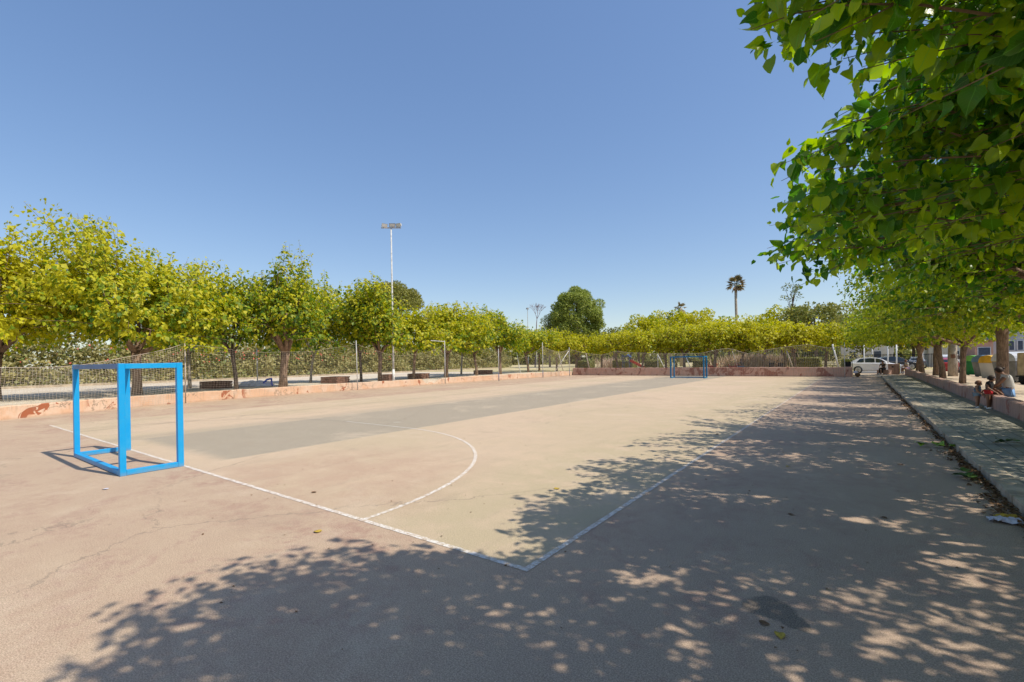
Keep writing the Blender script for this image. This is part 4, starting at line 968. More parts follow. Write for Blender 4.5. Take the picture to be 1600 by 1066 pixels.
# ------------------------------------------------------------------ floodlight
fl = empty('floodlight_mast', V(30.15, 24.9, .36))
H = 12.4
MB().tube([(0, 0, -.1), (0, 0, 4), (0, 0, H)], [.085, .075, .055], 12).build('mast', M['galv'], fl, smooth=True)
MB().tube([(0, 0, 0), (0, 0, 1.0)], [.10, .10], 12).build('painted_base', M['white'], fl, smooth=True)
MB().box(-.16, .16, -.16, .16, -.02, .03).build('base_plate', M['galv'], fl)
dv = Vector((.8, .6, 0))
MB().bar(-dv*.8+Vector((0, 0, H)), dv*.8+Vector((0, 0, H-.02)), .07, .07).build('crossarm', M['rustpole'], fl)
for k, (q, az) in enumerate(((-.58, .9), (.12, .3), (.66, -.2))):
    hb = MB(); c = Vector((0, 0, H+.22))+dv*q; yw = Matrix.Rotation(math.atan2(-.75, .65)+az-.3, 3, 'Z') @ Matrix.Rotation(R(28), 3, 'Y')
    def T(p): return c+yw @ Vector(p)
    hs = [(-.16, -.12, -.06), (-.16, .12, -.06), (-.16, .12, .06), (-.16, -.12, .06), (.14, -.24, -.13), (.14, .24, -.13), (.14, .24, .16), (.14, -.24, .16)]
    hb.add([T(p) for p in hs], [(0, 1, 2, 3), (0, 4, 5, 1), (1, 5, 6, 2), (2, 6, 7, 3), (3, 7, 4, 0), (4, 7, 6, 5)])
    hd_ = hb.build('lamp_head', M['galv'] if k != 1 else M['bin_grey'], fl)
    MB().add([T((.145, -.21, -.1)), T((.145, .21, -.1)), T((.145, .21, .13)), T((.145, -.21, .13))], [(0, 1, 2, 3)]).build('lens', M['headlight'], hd_)
    MB().bar(Vector((0, 0, H))+dv*q, c, .04, .04).build('bracket', M['rustpole'], fl)
tag(fl, 'tall white floodlight mast with three lamp heads above the left trees', 'floodlight')

# ------------------------------------------------------------------ planters, bundle
def planter(s, t, lab, w=1.35, h=.48, rz=.3):
    root = empty('brick_planter', V(s, t, .36), rz); a = MB(); b = w/2; th = .12
    n = 11; rows = 5; bw = w/n; bh = h/rows; rr = random.Random(int(s*10))
    for k in range(rows):
        for i in range(n):
            for sd_ in (-1, 1):
                x0 = -b+i*bw+.006; dx = rr.uniform(-.006, .006); off = (bw/2 if k % 2 else 0)
                a.box(max(-b, x0-off), min(b, x0-off+bw-.012), sd_*b-th/2+dx, sd_*b+th/2+dx, k*bh+.004, (k+1)*bh-.008)
                y0 = -b+th/2+.02+i*(w-th-.04)/n
                a.box(sd_*b-th/2+dx-sd_*.061, sd_*b+th/2+dx-sd_*.061, y0+.004, y0+(w-th-.04)/n-.008, k*bh+.004, (k+1)*bh-.008)
    a.build('brickwork', M['brick'], root)
    MB().box(-b+.08, b-.08, -b+.08, b-.08, 0, h-.1).build('soil', M['bark_dark'], root)
    return tag(root, lab, 'planter', 'brick planters among the left trees')
planter(35.2, 13.9, 'brick planter between the near goal and the thin dark trunk', 1.3, .5)
planter(33.4, 21.8, 'brick planter left of the floodlight mast', 1.5, .52)
planter(30.6, 24.75, 'narrow brick planter at the foot of the floodlight mast', .7, .62)
planter(33.0, 30.2, 'brick planter visible through the wall gap', 1.45, .5)
planter(35.0, 42.0, 'brick planter furthest along the left trees', 1.7, .5)
planter(34.0, 2.2, 'brick planter at the far left behind the net', 1.3, .5)
bd = empty('bundle', V(35.0, 16.4, .36), .4)
mb = MB(); rr = random.Random(3); g = 14; vs = []; fs = []
for i in range(g+1):
    for j in range(g+1):
        x = (i/g-.5)*2.6; y = (j/g-.5)*1.3; e = max(0, 1-((i/g-.5)*2)**4)*max(0, 1-((j/g-.5)*2)**4)
        vs.append((x+rr.uniform(-.03, .03), y+rr.uniform(-.03, .03), .02+e*(.34+.1*math.sin(i*1.3)*math.cos(j*1.1))+rr.uniform(0, .02)))
for i in range(g):
    for j in range(g): fs.append((i*(g+1)+j, (i+1)*(g+1)+j, (i+1)*(g+1)+j+1, i*(g+1)+j+1))
MB().add(vs, fs).build('sheet', M['paper'], bd, smooth=True)
MB().tube([(1.0, -.4, .25), (1.15, -.2, .5), (1.25, .1, .55), (1.1, .3, .3), (1.3, .1, .05)], .07, 8).build('strap', simple("blue_strap", (.03, .12, .6), .6, .1), bd, smooth=True)
tag(bd, 'white sheeted bundle with a blue strap lying between two left trunks', 'bundle')

# ------------------------------------------------------------------ cars
def car(name, s, t, rz, paint, lab, L=4.4, W=1.8, H=1.6, suv=True, cat='car', z=.02, group='cars parked beyond the court'):
    root = empty(name, V(s, t, z), rz)
    h2 = L/2; g = .22 if suv else .17; belt = H*.655
    X = [-1, -.98, -.93, -.70, -.54, -.38, -.16, 0, .14, .26, .52, .70, .87, .96, 1]
    zlow = [.45, .32, g, g, g, g, g, g, g, g, g, g, g+.02, .32, .42]
    zb = [belt*.86, belt*.98, belt*1.02, belt*1.02, belt, belt, belt*.99, belt*.985, belt*.975, belt*.965, belt*.95, belt*.90, belt*.80, belt*.66, belt*.56]
    zr = [0, 0, belt*1.04, H*.87, H*.95, H*.985, H, H*.985, H*.945, H*.875, belt*.99, 0, 0, 0, 0]
    ww = [.80, .92, .97, 1, 1, 1, 1, 1, 1, 1, 1, .99, .95, .86, .72]
    V_ = []; rings = 8
    for i, x in enumerate(X):
        w = W/2*ww[i]; top = zr[i] if zr[i] > zb[i] else zb[i]+.005; wr_ = w*.74 if zr[i] > zb[i] else w*.9
        V_ += [(x*h2, -w*.9, zlow[i]), (x*h2, -w, zlow[i]+.12), (x*h2, -w*.985, zb[i]-.04), (x*h2, -w*.93, zb[i]), (x*h2, -wr_, top), (x*h2, wr_, top), (x*h2, w*.93, zb[i]), (x*h2, w*.985, zb[i]-.04), (x*h2, w, zlow[i]+.12), (x*h2, w*.9, zlow[i])]
    k = 10; F_ = []
    for i in range(len(X)-1):
        for j in range(k): F_.append((i*k+j, i*k+(j+1) % k, (i+1)*k+(j+1) % k, (i+1)*k+j))
    F_ += [tuple(range(k-1, -1, -1)), tuple((len(X)-1)*k+j for j in range(k))]
    body = MB().add(V_, F_).build('body', paint, root, smooth=False)
    es = body.modifiers.new('bevel', 'BEVEL'); es.width = .035; es.segments = 3; es.limit_method = 'ANGLE'; es.angle_limit = R(25)
    def P(i, f, side, e=.012):   # point on the side glass plane, f 0 belt .. 1 roof
        w = W/2*ww[i]; top = zr[i]; a = Vector((X[i]*h2, side*w*.93, zb[i])); b = Vector((X[i]*h2, side*w*.74, top))
        return a+(b-a)*f+Vector((0, side*e, e*.5))
    for sd_ in (-1, 1):
        for (i0, i1, sh) in ((3, 5, 'q'), (5, 7, ''), (7, 9, 'f')):
            m = MB(); lo = .10; hi = .86
            ids = list(range(i0, i1+1)); bot = [P(i, lo, sd_) for i in ids]; tp = [P(i, hi, sd_) for i in ids]
            bot[0] += Vector((.05, 0, 0)); tp[0] += Vector((.05 if sh != 'q' else .25, 0, 0)); bot[-1] -= Vector((.04 if sh != 'f' else -.32, 0, 0)); tp[-1] -= Vector((.04, 0, 0))
            if sh == 'f': bot[-1] = P(9, .10, sd_)+Vector((.28, 0, -.0))
            n = len(ids); m.add(bot+tp, [(i, i+1, n+i+1, n+i) for i in range(n-1)]); m.build('side_window', M['glass'], root)
    def screen(i0, i1, nm, f0, f1):
        a0 = Vector((X[i0]*h2, 0, 0)); m = MB(); ps = []
        for i, f in ((i0, f0), (i1, f1)):
            w = W/2*ww[i]; z_ = max(zr[i], zb[i]+.005); wr_ = w*.74 if zr[i] > zb[i] else w*.9
            ps.append((Vector((X[i]*h2, wr_*.88, z_)), Vector((X[i]*h2, -wr_*.88, z_))))
        a, b = ps; d = (b[0]-a[0]); nrm = Vector((-d.z, 0, d.x)).normalized()
        if nrm.z < 0: nrm = -nrm
        e = nrm*.02; q = [a[0]+d*.08+e, a[1]+d*.08+e, a[1]+d*.94+e, a[0]+d*.94+e]
        m.add(q, [(0, 1, 2, 3)]).build(nm, M['glass'], root)
    screen(10, 9, 'windscreen', 0, 1); screen(2, 3, 'rear_window', 0, 1)
    wr_ = .34 if suv else .31
    for x in (-.62*h2, .62*h2):
        for sd_ in (-1, 1):
            yy = sd_*(W/2-.09)
            MB().tube([(x, yy-sd_*.10, wr_), (x, yy+sd_*.105, wr_)], wr_*1.13, 20).build('wheel_arch', M['black'], root)
            wl_ = MB().tube([(x, yy-.1, wr_), (x, yy+sd_*.02-.0, wr_), (x, yy+sd_*.125, wr_)], [wr_*.97, wr_, wr_*.94], 24).build('tyre', M['black'], root, smooth=True)
            rm = MB().tube([(x, yy+sd_*.10, wr_), (x, yy+sd_*.135, wr_)], wr_*.74, 20)
            rm.build('rim', M['rim'], wl_)
            sp = MB()
            for q in range(5): an = q*2*PI/5; sp.bar((x, yy+sd_*.138, wr_), (x+math.cos(an+.35)*wr_*.6, yy+sd_*.138, wr_+math.sin(an+.35)*wr_*.6), .03, .01)
            sp.build('spokes_gap', M['black'], wl_)
    for sd_ in (-1, 1):
        MB().box(h2*.88, h2*.965, sd_*W*.40-.14, sd_*W*.40+.06 if sd_ > 0 else sd_*W*.40+.14, belt*.66, belt*.80, .02).build('headlight', M['headlight'], root)
        MB().box(-h2*.985, -h2*.90, min(sd_*W*.30, sd_*W*.478), max(sd_*W*.30, sd_*W*.478), belt*.78, belt*.92, .02).build('tail_light', M['taillight'], root)
        MB().box(h2*.40, h2*.47, min(sd_*W*.50, sd_*W*.58), max(sd_*W*.50, sd_*W*.58), belt*.98, belt*1.12, .02).build('mirror', paint, root)
        MB().box(h2*.02, h2*.09, min(sd_*W*.50, sd_*W*.507), max(sd_*W*.50, sd_*W*.507), belt*.86, belt*.89).build('door_handle', paint, root)
    MB().box(-h2*.995, -h2*.94, -W*.46, W*.46, .34, .54, .03).build('rear_bumper', M['black'] if suv else paint, root)
    MB().box(h2*.90, h2*.985, -W*.40, W*.40, .28, .5, .03).build('front_bumper', M['black'] if suv else paint, root)
    MB().box(-h2*.999, -h2*.985, -.26, .26, .56, .68).build('number_plate', M['white'], root)
    return tag(root, lab, cat, group)
car('parked_car', -1.35, 60.9, R(3), M['carwhite'], 'white hatchback SUV parked side-on beyond the end of the red wall', 4.6, 1.85, 1.60)
car('parked_car', -7.0, 62.0, R(80), M['carred'], 'red car seen end-on between the mulberry trunks', 4.1, 1.75, 1.5, False)
car('parked_car', -3.6, 74, R(15), M['carblack'], 'dark car parked behind the gate pillar', 4.4, 1.8, 1.6, z=.03)
car('parked_car', -6.3, 82, R(85), M['carsilver'], 'small silver car glimpsed left of the red one', 4.3, 1.75, 1.5, False, z=.03)
car('parked_car', -9.5, 76, R(80), M['carblue'], 'blue car behind the red one', 4.3, 1.75, 1.5, False, z=.03)
car('parked_car', -8.2, 70.5, R(75), M['carwhite'], 'white car roof showing behind the red one', 4.5, 1.85, 1.75, z=.03)

# ------------------------------------------------------------------ bins
def bin_(s, t, w, d, h, body, lid, lab, rz=0., lid_h=.5, style='barrel', z=.14):
    root = empty('waste_container', V(s, t, z), rz)
    m = MB(); a = .82
    m.add([(-w/2*a, -d/2*a, .12), (w/2*a, -d/2*a, .12), (w/2*a, d/2*a, .12), (-w/2*a, d/2*a, .12), (-w/2, -d/2, h), (w/2, -d/2, h), (w/2, d/2, h), (-w/2, d/2, h)],
          [(0, 3, 2, 1), (4, 5, 6, 7), (0, 1, 5, 4), (1, 2, 6, 5), (2, 3, 7, 6), (3, 0, 4, 7)])
    for k in range(4):
        x = -w/2*a*.85+k*w*a*.85/3
        m.bar((x, -d/2*.85-.005, .2), (x*1.12, -d/2*.985-.012, h-.1), .05, .03)
    m.build('body', M[body], root, bevel=.02)
    n = 12; poly = [(-d/2*1.04, 0)]+[(-d/2*1.04*math.cos(PI*i/n), lid_h*math.sin(PI*i/n)**.8) for i in range(1, n)]+[(d/2*1.04, 0)]
    vs = [(-w/2*1.03, y, h+.012+z_) for y, z_ in poly]+[(w/2*1.03, y, h+.012+z_) for y, z_ in poly]; q = len(poly)
    lo = MB().add(vs, [tuple(range(q)), tuple(range(2*q-1, q-1, -1))]+[(i, q+i, q+(i+1) % q, (i+1) % q) for i in range(q)]).build('lid', M[lid], root, bevel=.015)
    MB().bar((-w/2*.7, -d/2*1.06, h+.05), (w/2*.7, -d/2*1.06, h+.05), .04, .03).build('lid_handle', M['black'], lo)
    for x in (-w/2*.75, w/2*.75):
        for y in (-d/2*.65, d/2*.65): MB().tube([(x-.03, y, .09), (x+.03, y, .09)], .09, 12).build('wheel', M['black'], root)
    MB().box(-.12, .12, -d/2-.03, -d/2*.95-.0, h*.5, h*.68).build('sticker', M['paper'], root)
    return tag(root, lab, 'waste container', 'street waste containers right of the row')
bin_(-7.35, 49.6, 1.3, 1.1, 1.15, 'bin_green', 'lid_green', 'green waste container with bright green lid behind the mulberry trunks', R(38), .42)
bin_(-7.45, 46.4, 1.5, 1.15, 1.12, 'bin_grey', 'lid_blue', 'grey waste container with blue curved lid', R(38), .48)
bin_(-7.25, 43.7, 1.2, 1.0, 1.1, 'cream', 'lid_yellow', 'pale waste container with yellow lid', R(38), .5)
bin_(-7.5, 39.9, 1.6, 1.3, 1.25, 'bin_grey', 'lid_grey', 'largest grey waste container with pale domed lid behind the woman', R(38), .55)
# beige trailer
tr = empty('box_trailer', V(-8.45, 37.3, .14), R(38))
MB().box(-1.2, 1.2, -.8, .8, .5, 1.75, .05).build('box', M['beige'], tr)
for k in range(6): MB().box(-1.205+.4*k, -1.195+.4*k+.02, -.815, -.80, .55, 1.7).build('rib', M['beige'], tr)
MB().box(-1.25, 1.25, -.84, .84, .42, .495).build('chassis', M['black'], tr)
for x in (-.75, .55):
    for y in (-.78, .78):
        w_ = MB().tube([(x, y-.1, .3), (x, y+.1, .3)], .3, 18).build('wheel', M['black'], tr); MB().tube([(x, y-.115, .3), (x, y+.115, .3)], .14, 12).build('hub', M['rim'], w_)
MB().box(-1.2, -1.0, -.83, -.80, .62, .74).build('reflector', M['taillight'], tr)
tag(tr, 'beige box trailer on black wheels at the right edge', 'trailer')

# ------------------------------------------------------------------ buildings beyond
def building(s0, s1, t0, d, h, mat, lab, wins, z=.05, roof=True):
    root = empty('house', V((s0+s1)/2, t0, z)); w = abs(s1-s0)
    MB().box(-w/2, w/2, 0, d, -.3, h).build('wall', M[mat], root)
    if roof: MB().box(-w/2-.2, w/2+.2, -.2, d+.2, h+.003, h+.22, .03).build('roof', M['tile'] if roof == 'tile' else M[mat], root)
    for (x, z_, a, b) in wins:
        f = MB().box(x-a/2-.06, x+a/2+.06, -.05, -.004, z_-.06, z_+b+.06).build('window', M['white'], root)
        MB().box(x-a/2, x+a/2, -.07, -.052, z_, z_+b).build('pane', M['shutter'], f)
        MB().box(x-a/2-.1, x+a/2+.1, -.14, -.002, z_-.13, z_-.062).build('sill', M['cream'], f)
    return tag(root, lab, 'house', 'houses across the street')
building(-11.6, -26, 72, 9, 4.4, 'greyhouse', 'pale grey house with two dark windows above the containers', [(-5.6, 2.1, .36, .95), (-4.95, 2.1, .36, .95), (-2.0, 1.5, .9, 1.4), (2, .05, 1.1, 2.2)])
building(-10.1, -11.5, 70, 8, 3.0, 'salmon', 'small salmon house between the grey houses', [(0, 1.2, .9, 1.2)], roof='tile')
building(-8.0, -11.5, 88, 8, 3.4, 'cream', 'cream house behind the red car', [(-.8, 1.2, .9, 1.2), (.9, .05, 1, 2.1)])
building(2.5, -5, 104, 9, 3.8, 'cream', 'cream house behind the street poles', [(-2, 1.2, 1, 1.2), (1.5, 1.2, 1, 1.2)], roof='tile')
building(-31, -60, 60, 9, 4.2, 'cream', 'long cream house at the right beyond the trailer', [(-8, 1.3, 1, 1.3), (-4, 1.3, 1, 1.3), (2, 1.3, 1, 1.3)])
# dark fence behind white car
fe = empty('metal_fence', V(-1.5, 77, .03)); mb = MB()
for k in range(90): x = -6+k*.14; mb.bar((x, 0, .1), (x, 0, 1.9), .05, .03)
mb.build('pickets', M['black'], fe); MB().bar((-6.1, .05, 1.8), (6.6, .05, 1.8), .04, .06).build('rail', M['black'], fe)
for x in (-6.1, -2, 2.2, 6.5): MB().bar((x, .1, 0), (x, .1, 2.1), .09, .09).build('fence_post', M['black'], fe)
tag(fe, 'dark picket fence behind the white car', 'fence')
SP = 'white street poles'
for s, t, h, lab in ((-.55, 66.5, 3.2, 'white street pole directly behind the white car'), (-2.75, 69, 3.2, 'white street pole left of the gate pillar'), (-3.55, 69.5, 3.0, 'second white street pole beside the gate pillar'), (-5.5, 66, 3.4, 'grey street pole left of the red car'), (-1.5, 78, 3.4, 'thin white pole against the dark fence')):
    pole(s, t, h, .03, .07, 'white', lab, name='street_pole', group=SP)
# thick pale post among right trees
pp = empty('concrete_post', V(-5.0, 42.0, .35))
MB().tube([(0, 0, -.1), (0, 0, 1.4), (.02, 0, 2.6)], [.27, .25, .2], 10).build('shaft', M['bark_pale'], pp, smooth=True)
MB().box(-.12, .1, -.275, -.2, 1.25, 1.5, .02).build('socket_box', M['brick'], pp)
tag(pp, 'thick pale concrete post between two mulberry trunks', 'post')
# gate pillar
gp = empty('gate_pillar', V(-2.75, 57.4, .0))
MB().box(-.45, .35, -.3, .3, 0, 1.0, .02).build('shaft', M['wall_r'], gp); MB().box(.352, .40, -.3, .3, 0, 1.02).build('painted_side', M['yellowp'], gp)
MB().tube([(-.12, -.31, .72), (-.12, -.295, .72)], .08, 12).build('round_hole', M['black'], gp)
tag(gp, 'low rendered gate pillar with a yellow side at the court entrance', 'pillar')
# bag at the end of the red wall
bg_ = empty('rubbish_bag', V(.05, 50.1, .016)); mb = MB()
mb.sphere((0, 0, .2), (.2, .18, .2), 16, 10); mb.tube([(0, 0, .37), (.02, 0, .44), (.05, .02, .49)], [.07, .035, .07], 8)
mb.build('sack', M['dead1'], bg_, smooth=True); MB().sphere((-.14, -.1, .4), (.17, .14, .12), 12, 8).build('white_bag', M['paper'], bg_, smooth=True)
tag(bg_, 'brown and white rubbish bags slumped at the right end of the red wall', 'bag')

# ------------------------------------------------------------------ playground
sl = empty('playground_slide', V(24.4, 60.5, .37), R(5))
MB().box(-1.3, -.3, -.4, .4, 1.05, 1.12).build('platform', M['blueplay'], sl)
for x in (-1.27, -.33):
    for y in (-.37, .37): MB().bar((x, y, 0), (x, y, 2.1), .08, .08).build('post', M['blueplay'], sl)
MB().add([(-1.4, -.5, 1.75), (-.2, -.5, 1.75), (-.2, .5, 1.75), (-1.4, .5, 1.75), (-.8, -.5, 2.25), (-.8, .5, 2.25)], [(0, 1, 4), (2, 3, 5), (0, 4, 5, 3), (1, 2, 5, 4), (0, 3, 2, 1)]).build('roof', M['blueplay'], sl)
ch = MB(); ch.add([(-.3, -.3, 1.14), (1.5, -.3, .18), (1.5, .3, .18), (-.3, .3, 1.14), (-.3, -.3, 1.2), (1.5, -.3, .24), (1.5, .3, .24), (-.3, .3, 1.2)], [(0, 3, 2, 1), (4, 5, 6, 7), (0, 1, 5, 4), (1, 2, 6, 5), (2, 3, 7, 6), (3, 0, 4, 7)])
for y in (-.31, .31): ch.bar((-.3, y, 1.3), (1.5, y, .34), .04, .24)
ch.build('chute', M['redplay'], sl)
lad = MB()
for k in range(4): lad.bar((-1.45-.08*(3-k), -.3, .25+k*.25), (-1.45-.08*(3-k), .3, .25+k*.25), .04, .04)
lad.build('ladder', M['redplay'], sl)
tag(sl, 'red playground slide with a blue tower behind the red wall', 'slide')
pf = empty('play_frame', V(6.0, 59.5, .37), R(10))
for x in (-.6, .6): MB().bar((x, 0, 0), (x*.6, 0, 2.2), .10, .10).build('leg', M['redplay'], pf); MB().bar((x, .9, 0), (x*.6, .1, 2.1), .10, .10).build('leg', M['redplay'], pf)
MB().box(-.55, .55, -.3, .5, 1.9, 2.5, .08).build('roof', M['redplay'], pf)
tag(pf, 'red climbing frame with a boxy top behind the far net', 'play frame')
for s, t, lab in ((13.3, 56.5, 'red spring rocker behind the right post of the far goal'), (10.9, 55.3, 'red spring rocker in front of the reeds')):
    rk_ = empty('spring_rocker', V(s, t, .37)); mb = MB()
    mb.tube([(.1*math.cos(a*.9), .1*math.sin(a*.9), .02+a*.012) for a in range(28)], .018, 5, True); mb.build('spring', M['black'], rk_)
    MB().prism_y([(-.45, .36), (.4, .36), (.5, .75), (.3, .95), (.15, .6), (-.3, .55), (-.5, .8)], -.12, .12).build('seat_panel', M['redplay'], rk_, bevel=.02)
    tag(rk_, lab, 'spring rocker', 'red spring rockers')
def bin2(s, t, lab):
    r_ = empty('litter_bin', V(s, t, .37)); MB().tube([(0, 0, .25), (0, 0, .9)], [.2, .24], 14).build('drum', M['blackc'], r_); MB().tube([(.3, 0, 0), (.3, 0, 1.05)], .03, 8).build('stand', M['black'], r_)
    return tag(r_, lab, 'litter bin', 'black litter bins behind the red wall')
bin2(6.9, 52.6, 'black litter bin behind the red wall left of the play frame'); bin2(6.1, 52.6, 'black litter bin behind the red wall under the play frame'); bin2(.75, 54.2, 'dark litter bin beside the white car tail')
# thin lamp mast far away
lm = empty('lamp_mast', V(54.6, 80, .37)); MB().tube([(0, 0, 0), (0, 0, 12.0)], [.09, .05], 8).build('mast', M['galv'], lm); MB().tube([(0, 0, 12.0), (0, 0, 12.3)], [.35, .2], 10).build('lamp_head', M['bin_grey'], lm)
tag(lm, 'thin distant lamp mast left of the leafless tree', 'lamp post')

# ------------------------------------------------------------------ people
def skin_mesh(name, verts, edges, mat, parent, root=0, sub=2):
    me = bpy.data.meshes.new(name); bm = bmesh.new(); ly = bm.verts.layers.skin.verify(); vs = []
    for i, (p, r) in enumerate(verts):
        v = bm.verts.new(p); rr = r if isinstance(r, tuple) else (r, r); v[ly].radius = rr; v[ly].use_root = (i == root); vs.append(v)
    for a, b in edges: bm.edges.new((vs[a], vs[b]))
    bm.to_mesh(me); bm.free(); me.materials.append(mat); o = bpy.data.objects.new(name, me); C.objects.link(o); o.parent = parent
    sk = o.modifiers.new('skin', 'SKIN'); sk.use_smooth_shade = True
    sb = o.modifiers.new('sub', 'SUBSURF'); sb.levels = sub; sb.render_levels = sub
    return o
def person(loc, rz, J, k, skin, shirt, legs, hair, lab, group=None, shorts=True, sleeves=.6, shoes='white', longhair=False, trousers=False):
    """J: joints in metres (x forward, y left); k girth scale"""
    root = empty('person', loc, rz); vs = []; ed = []; ix = {}
    def add(n, p, r, par=None):
        ix[n] = len(vs); vs.append((tuple(p), r))
        if par is not None: ed.append((ix[par], ix[n]))
    g = lambda n: Vector(J[n])
    add('pel', g('pel'), (.135*k, .10*k)); add('waist', g('pel').lerp(g('chest'), .45), (.115*k, .085*k), 'pel'); add('chest', g('chest'), (.14*k, .10*k), 'waist')
    add('neckb', g('chest').lerp(g('head'), .45), .055*k, 'chest'); hd_ = g('head'); dn = (hd_-g('chest')).normalized(); hr = J.get('hr', .095)
    add('jaw', hd_-dn*hr*.65+Vector(J['face'])*hr*.2, hr*.62, 'neckb'); add('head', hd_+dn*hr*.1, hr*.92, 'jaw'); add('skull', hd_+dn*hr*.75, hr*.70, 'head')
    add('nose', hd_+Vector(J['face'])*hr*1.12-dn*hr*.1, hr*.14, 'head')
    for sd_, L in ((1, 'l'), (-1, 'r')):
        add('sh'+L, g('sh'+L), .05*k, 'chest'); add('ua'+L, g('sh'+L).lerp(g('el'+L), .5), .044*k, 'sh'+L); add('el'+L, g('el'+L), .035*k, 'ua'+L); add('fa'+L, g('el'+L).lerp(g('wr'+L), .45), .034*k, 'el'+L); add('wr'+L, g('wr'+L), .022*k, 'fa'+L)
        hdv = (g('wr'+L)-g('el'+L)).normalized(); sdv = hdv.cross(Vector((0, 0, 1))); sdv = sdv.normalized() if sdv.length > .1 else Vector((0, 1, 0))
        pm = g('wr'+L)+hdv*.055*k; add('pm'+L, pm, (.034*k, .016*k), 'wr'+L)
        for q in range(4):
            o_ = sdv*(q-1.5)*.02*k; ln = (.062, .074, .070, .055)[q]*k
            add('f%d%s' % (q, L), pm+o_+hdv*.03*k, .0095*k, 'pm'+L); add('g%d%s' % (q, L), pm+o_*1.15+hdv*(.03*k+ln*.55)+Vector((0, 0, -.008*k)), .009*k, 'f%d%s' % (q, L)); add('h%d%s' % (q, L), pm+o_*1.2+hdv*(.03*k+ln)*.93+Vector((0, 0, -.026*k)), .007*k, 'g%d%s' % (q, L))
        add('t1'+L, pm+sdv*.04*k*sd_-hdv*.02*k, .010*k, 'pm'+L); add('t2'+L, pm+sdv*.056*k*sd_+hdv*.018*k, .009*k, 't1'+L)
        add('hp'+L, g('hp'+L), .088*k, 'pel'); add('th'+L, g('hp'+L).lerp(g('kn'+L), .45), .075*k, 'hp'+L); add('kn'+L, g('kn'+L), .053*k, 'th'+L); add('cf'+L, g('kn'+L).lerp(g('an'+L), .35), .052*k, 'kn'+L); add('an'+L, g('an'+L), .034*k, 'cf'+L); add('he'+L, g('an'+L)+Vector((0, 0, -.045*k)), .036*k, 'an'+L); add('to'+L, g('to'+L), .030*k, 'he'+L)
    skin_mesh('body', vs, ed, M[skin], root)
    # shirt
    v2 = [(g('pel').lerp(g('chest'), .12), (.145*k, .112*k)), (g('pel').lerp(g('chest'), .5), (.135*k, .105*k)), (g('chest'), (.155*k, .118*k)), (g('chest').lerp(g('head'), .22), (.09*k, .085*k))]; e2 = [(0, 1), (1, 2), (2, 3)]
    for L in 'lr':
        n = len(v2); v2 += [(g('sh'+L), .066*k), (g('sh'+L).lerp(g('el'+L), sleeves), .056*k)]; e2 += [(2, n), (n, n+1)]
    skin_mesh('shirt', [(tuple(a), b) for a, b in v2], e2, M[shirt], root)
    v3 = [(g('pel')+Vector((0, 0, .03*k)), (.105*k, .105*k))]; e3 = []
    for L in 'lr':
        n = len(v3); v3 += [(g('hp'+L), .097*k), (g('hp'+L).lerp(g('kn'+L), .52), .083*k)]; e3 += [(0, n), (n, n+1)]
        if trousers: v3 += [(g('kn'+L), .068*k), (g('an'+L), .05*k)]; e3 += [(n+1, n+2), (n+2, n+3)]
    skin_mesh('shorts' if not trousers else 'trousers', [(tuple(a), b) for a, b in v3], e3, M[legs], root)
    # hair: cap leaving the face free
    hm = MB(); rr = random.Random(3); vs4 = []; n1, n2 = 16, 10; fc = Vector(J['face'])
    for i in range(n2+1):
        th = PI*i/n2*.66
        for j in range(n1):
            ph = 2*PI*j/n1; d = dn*math.cos(th)
            ax = fc-dn*fc.dot(dn); ax.normalize(); bx = dn.cross(ax); d = d+(ax*math.cos(ph)+bx*math.sin(ph))*math.sin(th)
            fr = max(0, math.cos(ph)); lim = 1.10-(.25*fr if th > 1.0 else 0)
            vs4.append(hd_+dn*hr*.12+d*hr*lim*(1+rr.uniform(-.03, .05)))
    hm.add(vs4, [(i*n1+j, (i+1)*n1+j, (i+1)*n1+(j+1) % n1, i*n1+(j+1) % n1) for i in range(n2) for j in range(n1)])
    if longhair: hm.sphere(tuple(hd_-fc*hr*1.1+dn*hr*.2), (hr*.5, hr*.5, hr*.45), 12, 8)
    hm.build('hair', M[hair], root, smooth=True)
    for L in 'lr':
        a = g('an'+L)+Vector((0, 0, -.05*k)); b = g('to'+L); MB().tube([a-(b-a)*.25, a.lerp(b, .5), b+(b-a)*.12], [.042*k, .045*k, .034*k], 10).build('shoe', M[shoes], root, smooth=True)
    return tag(root, lab, 'person', group)
def F(v): v = Vector(v); v.normalize(); return tuple(v)
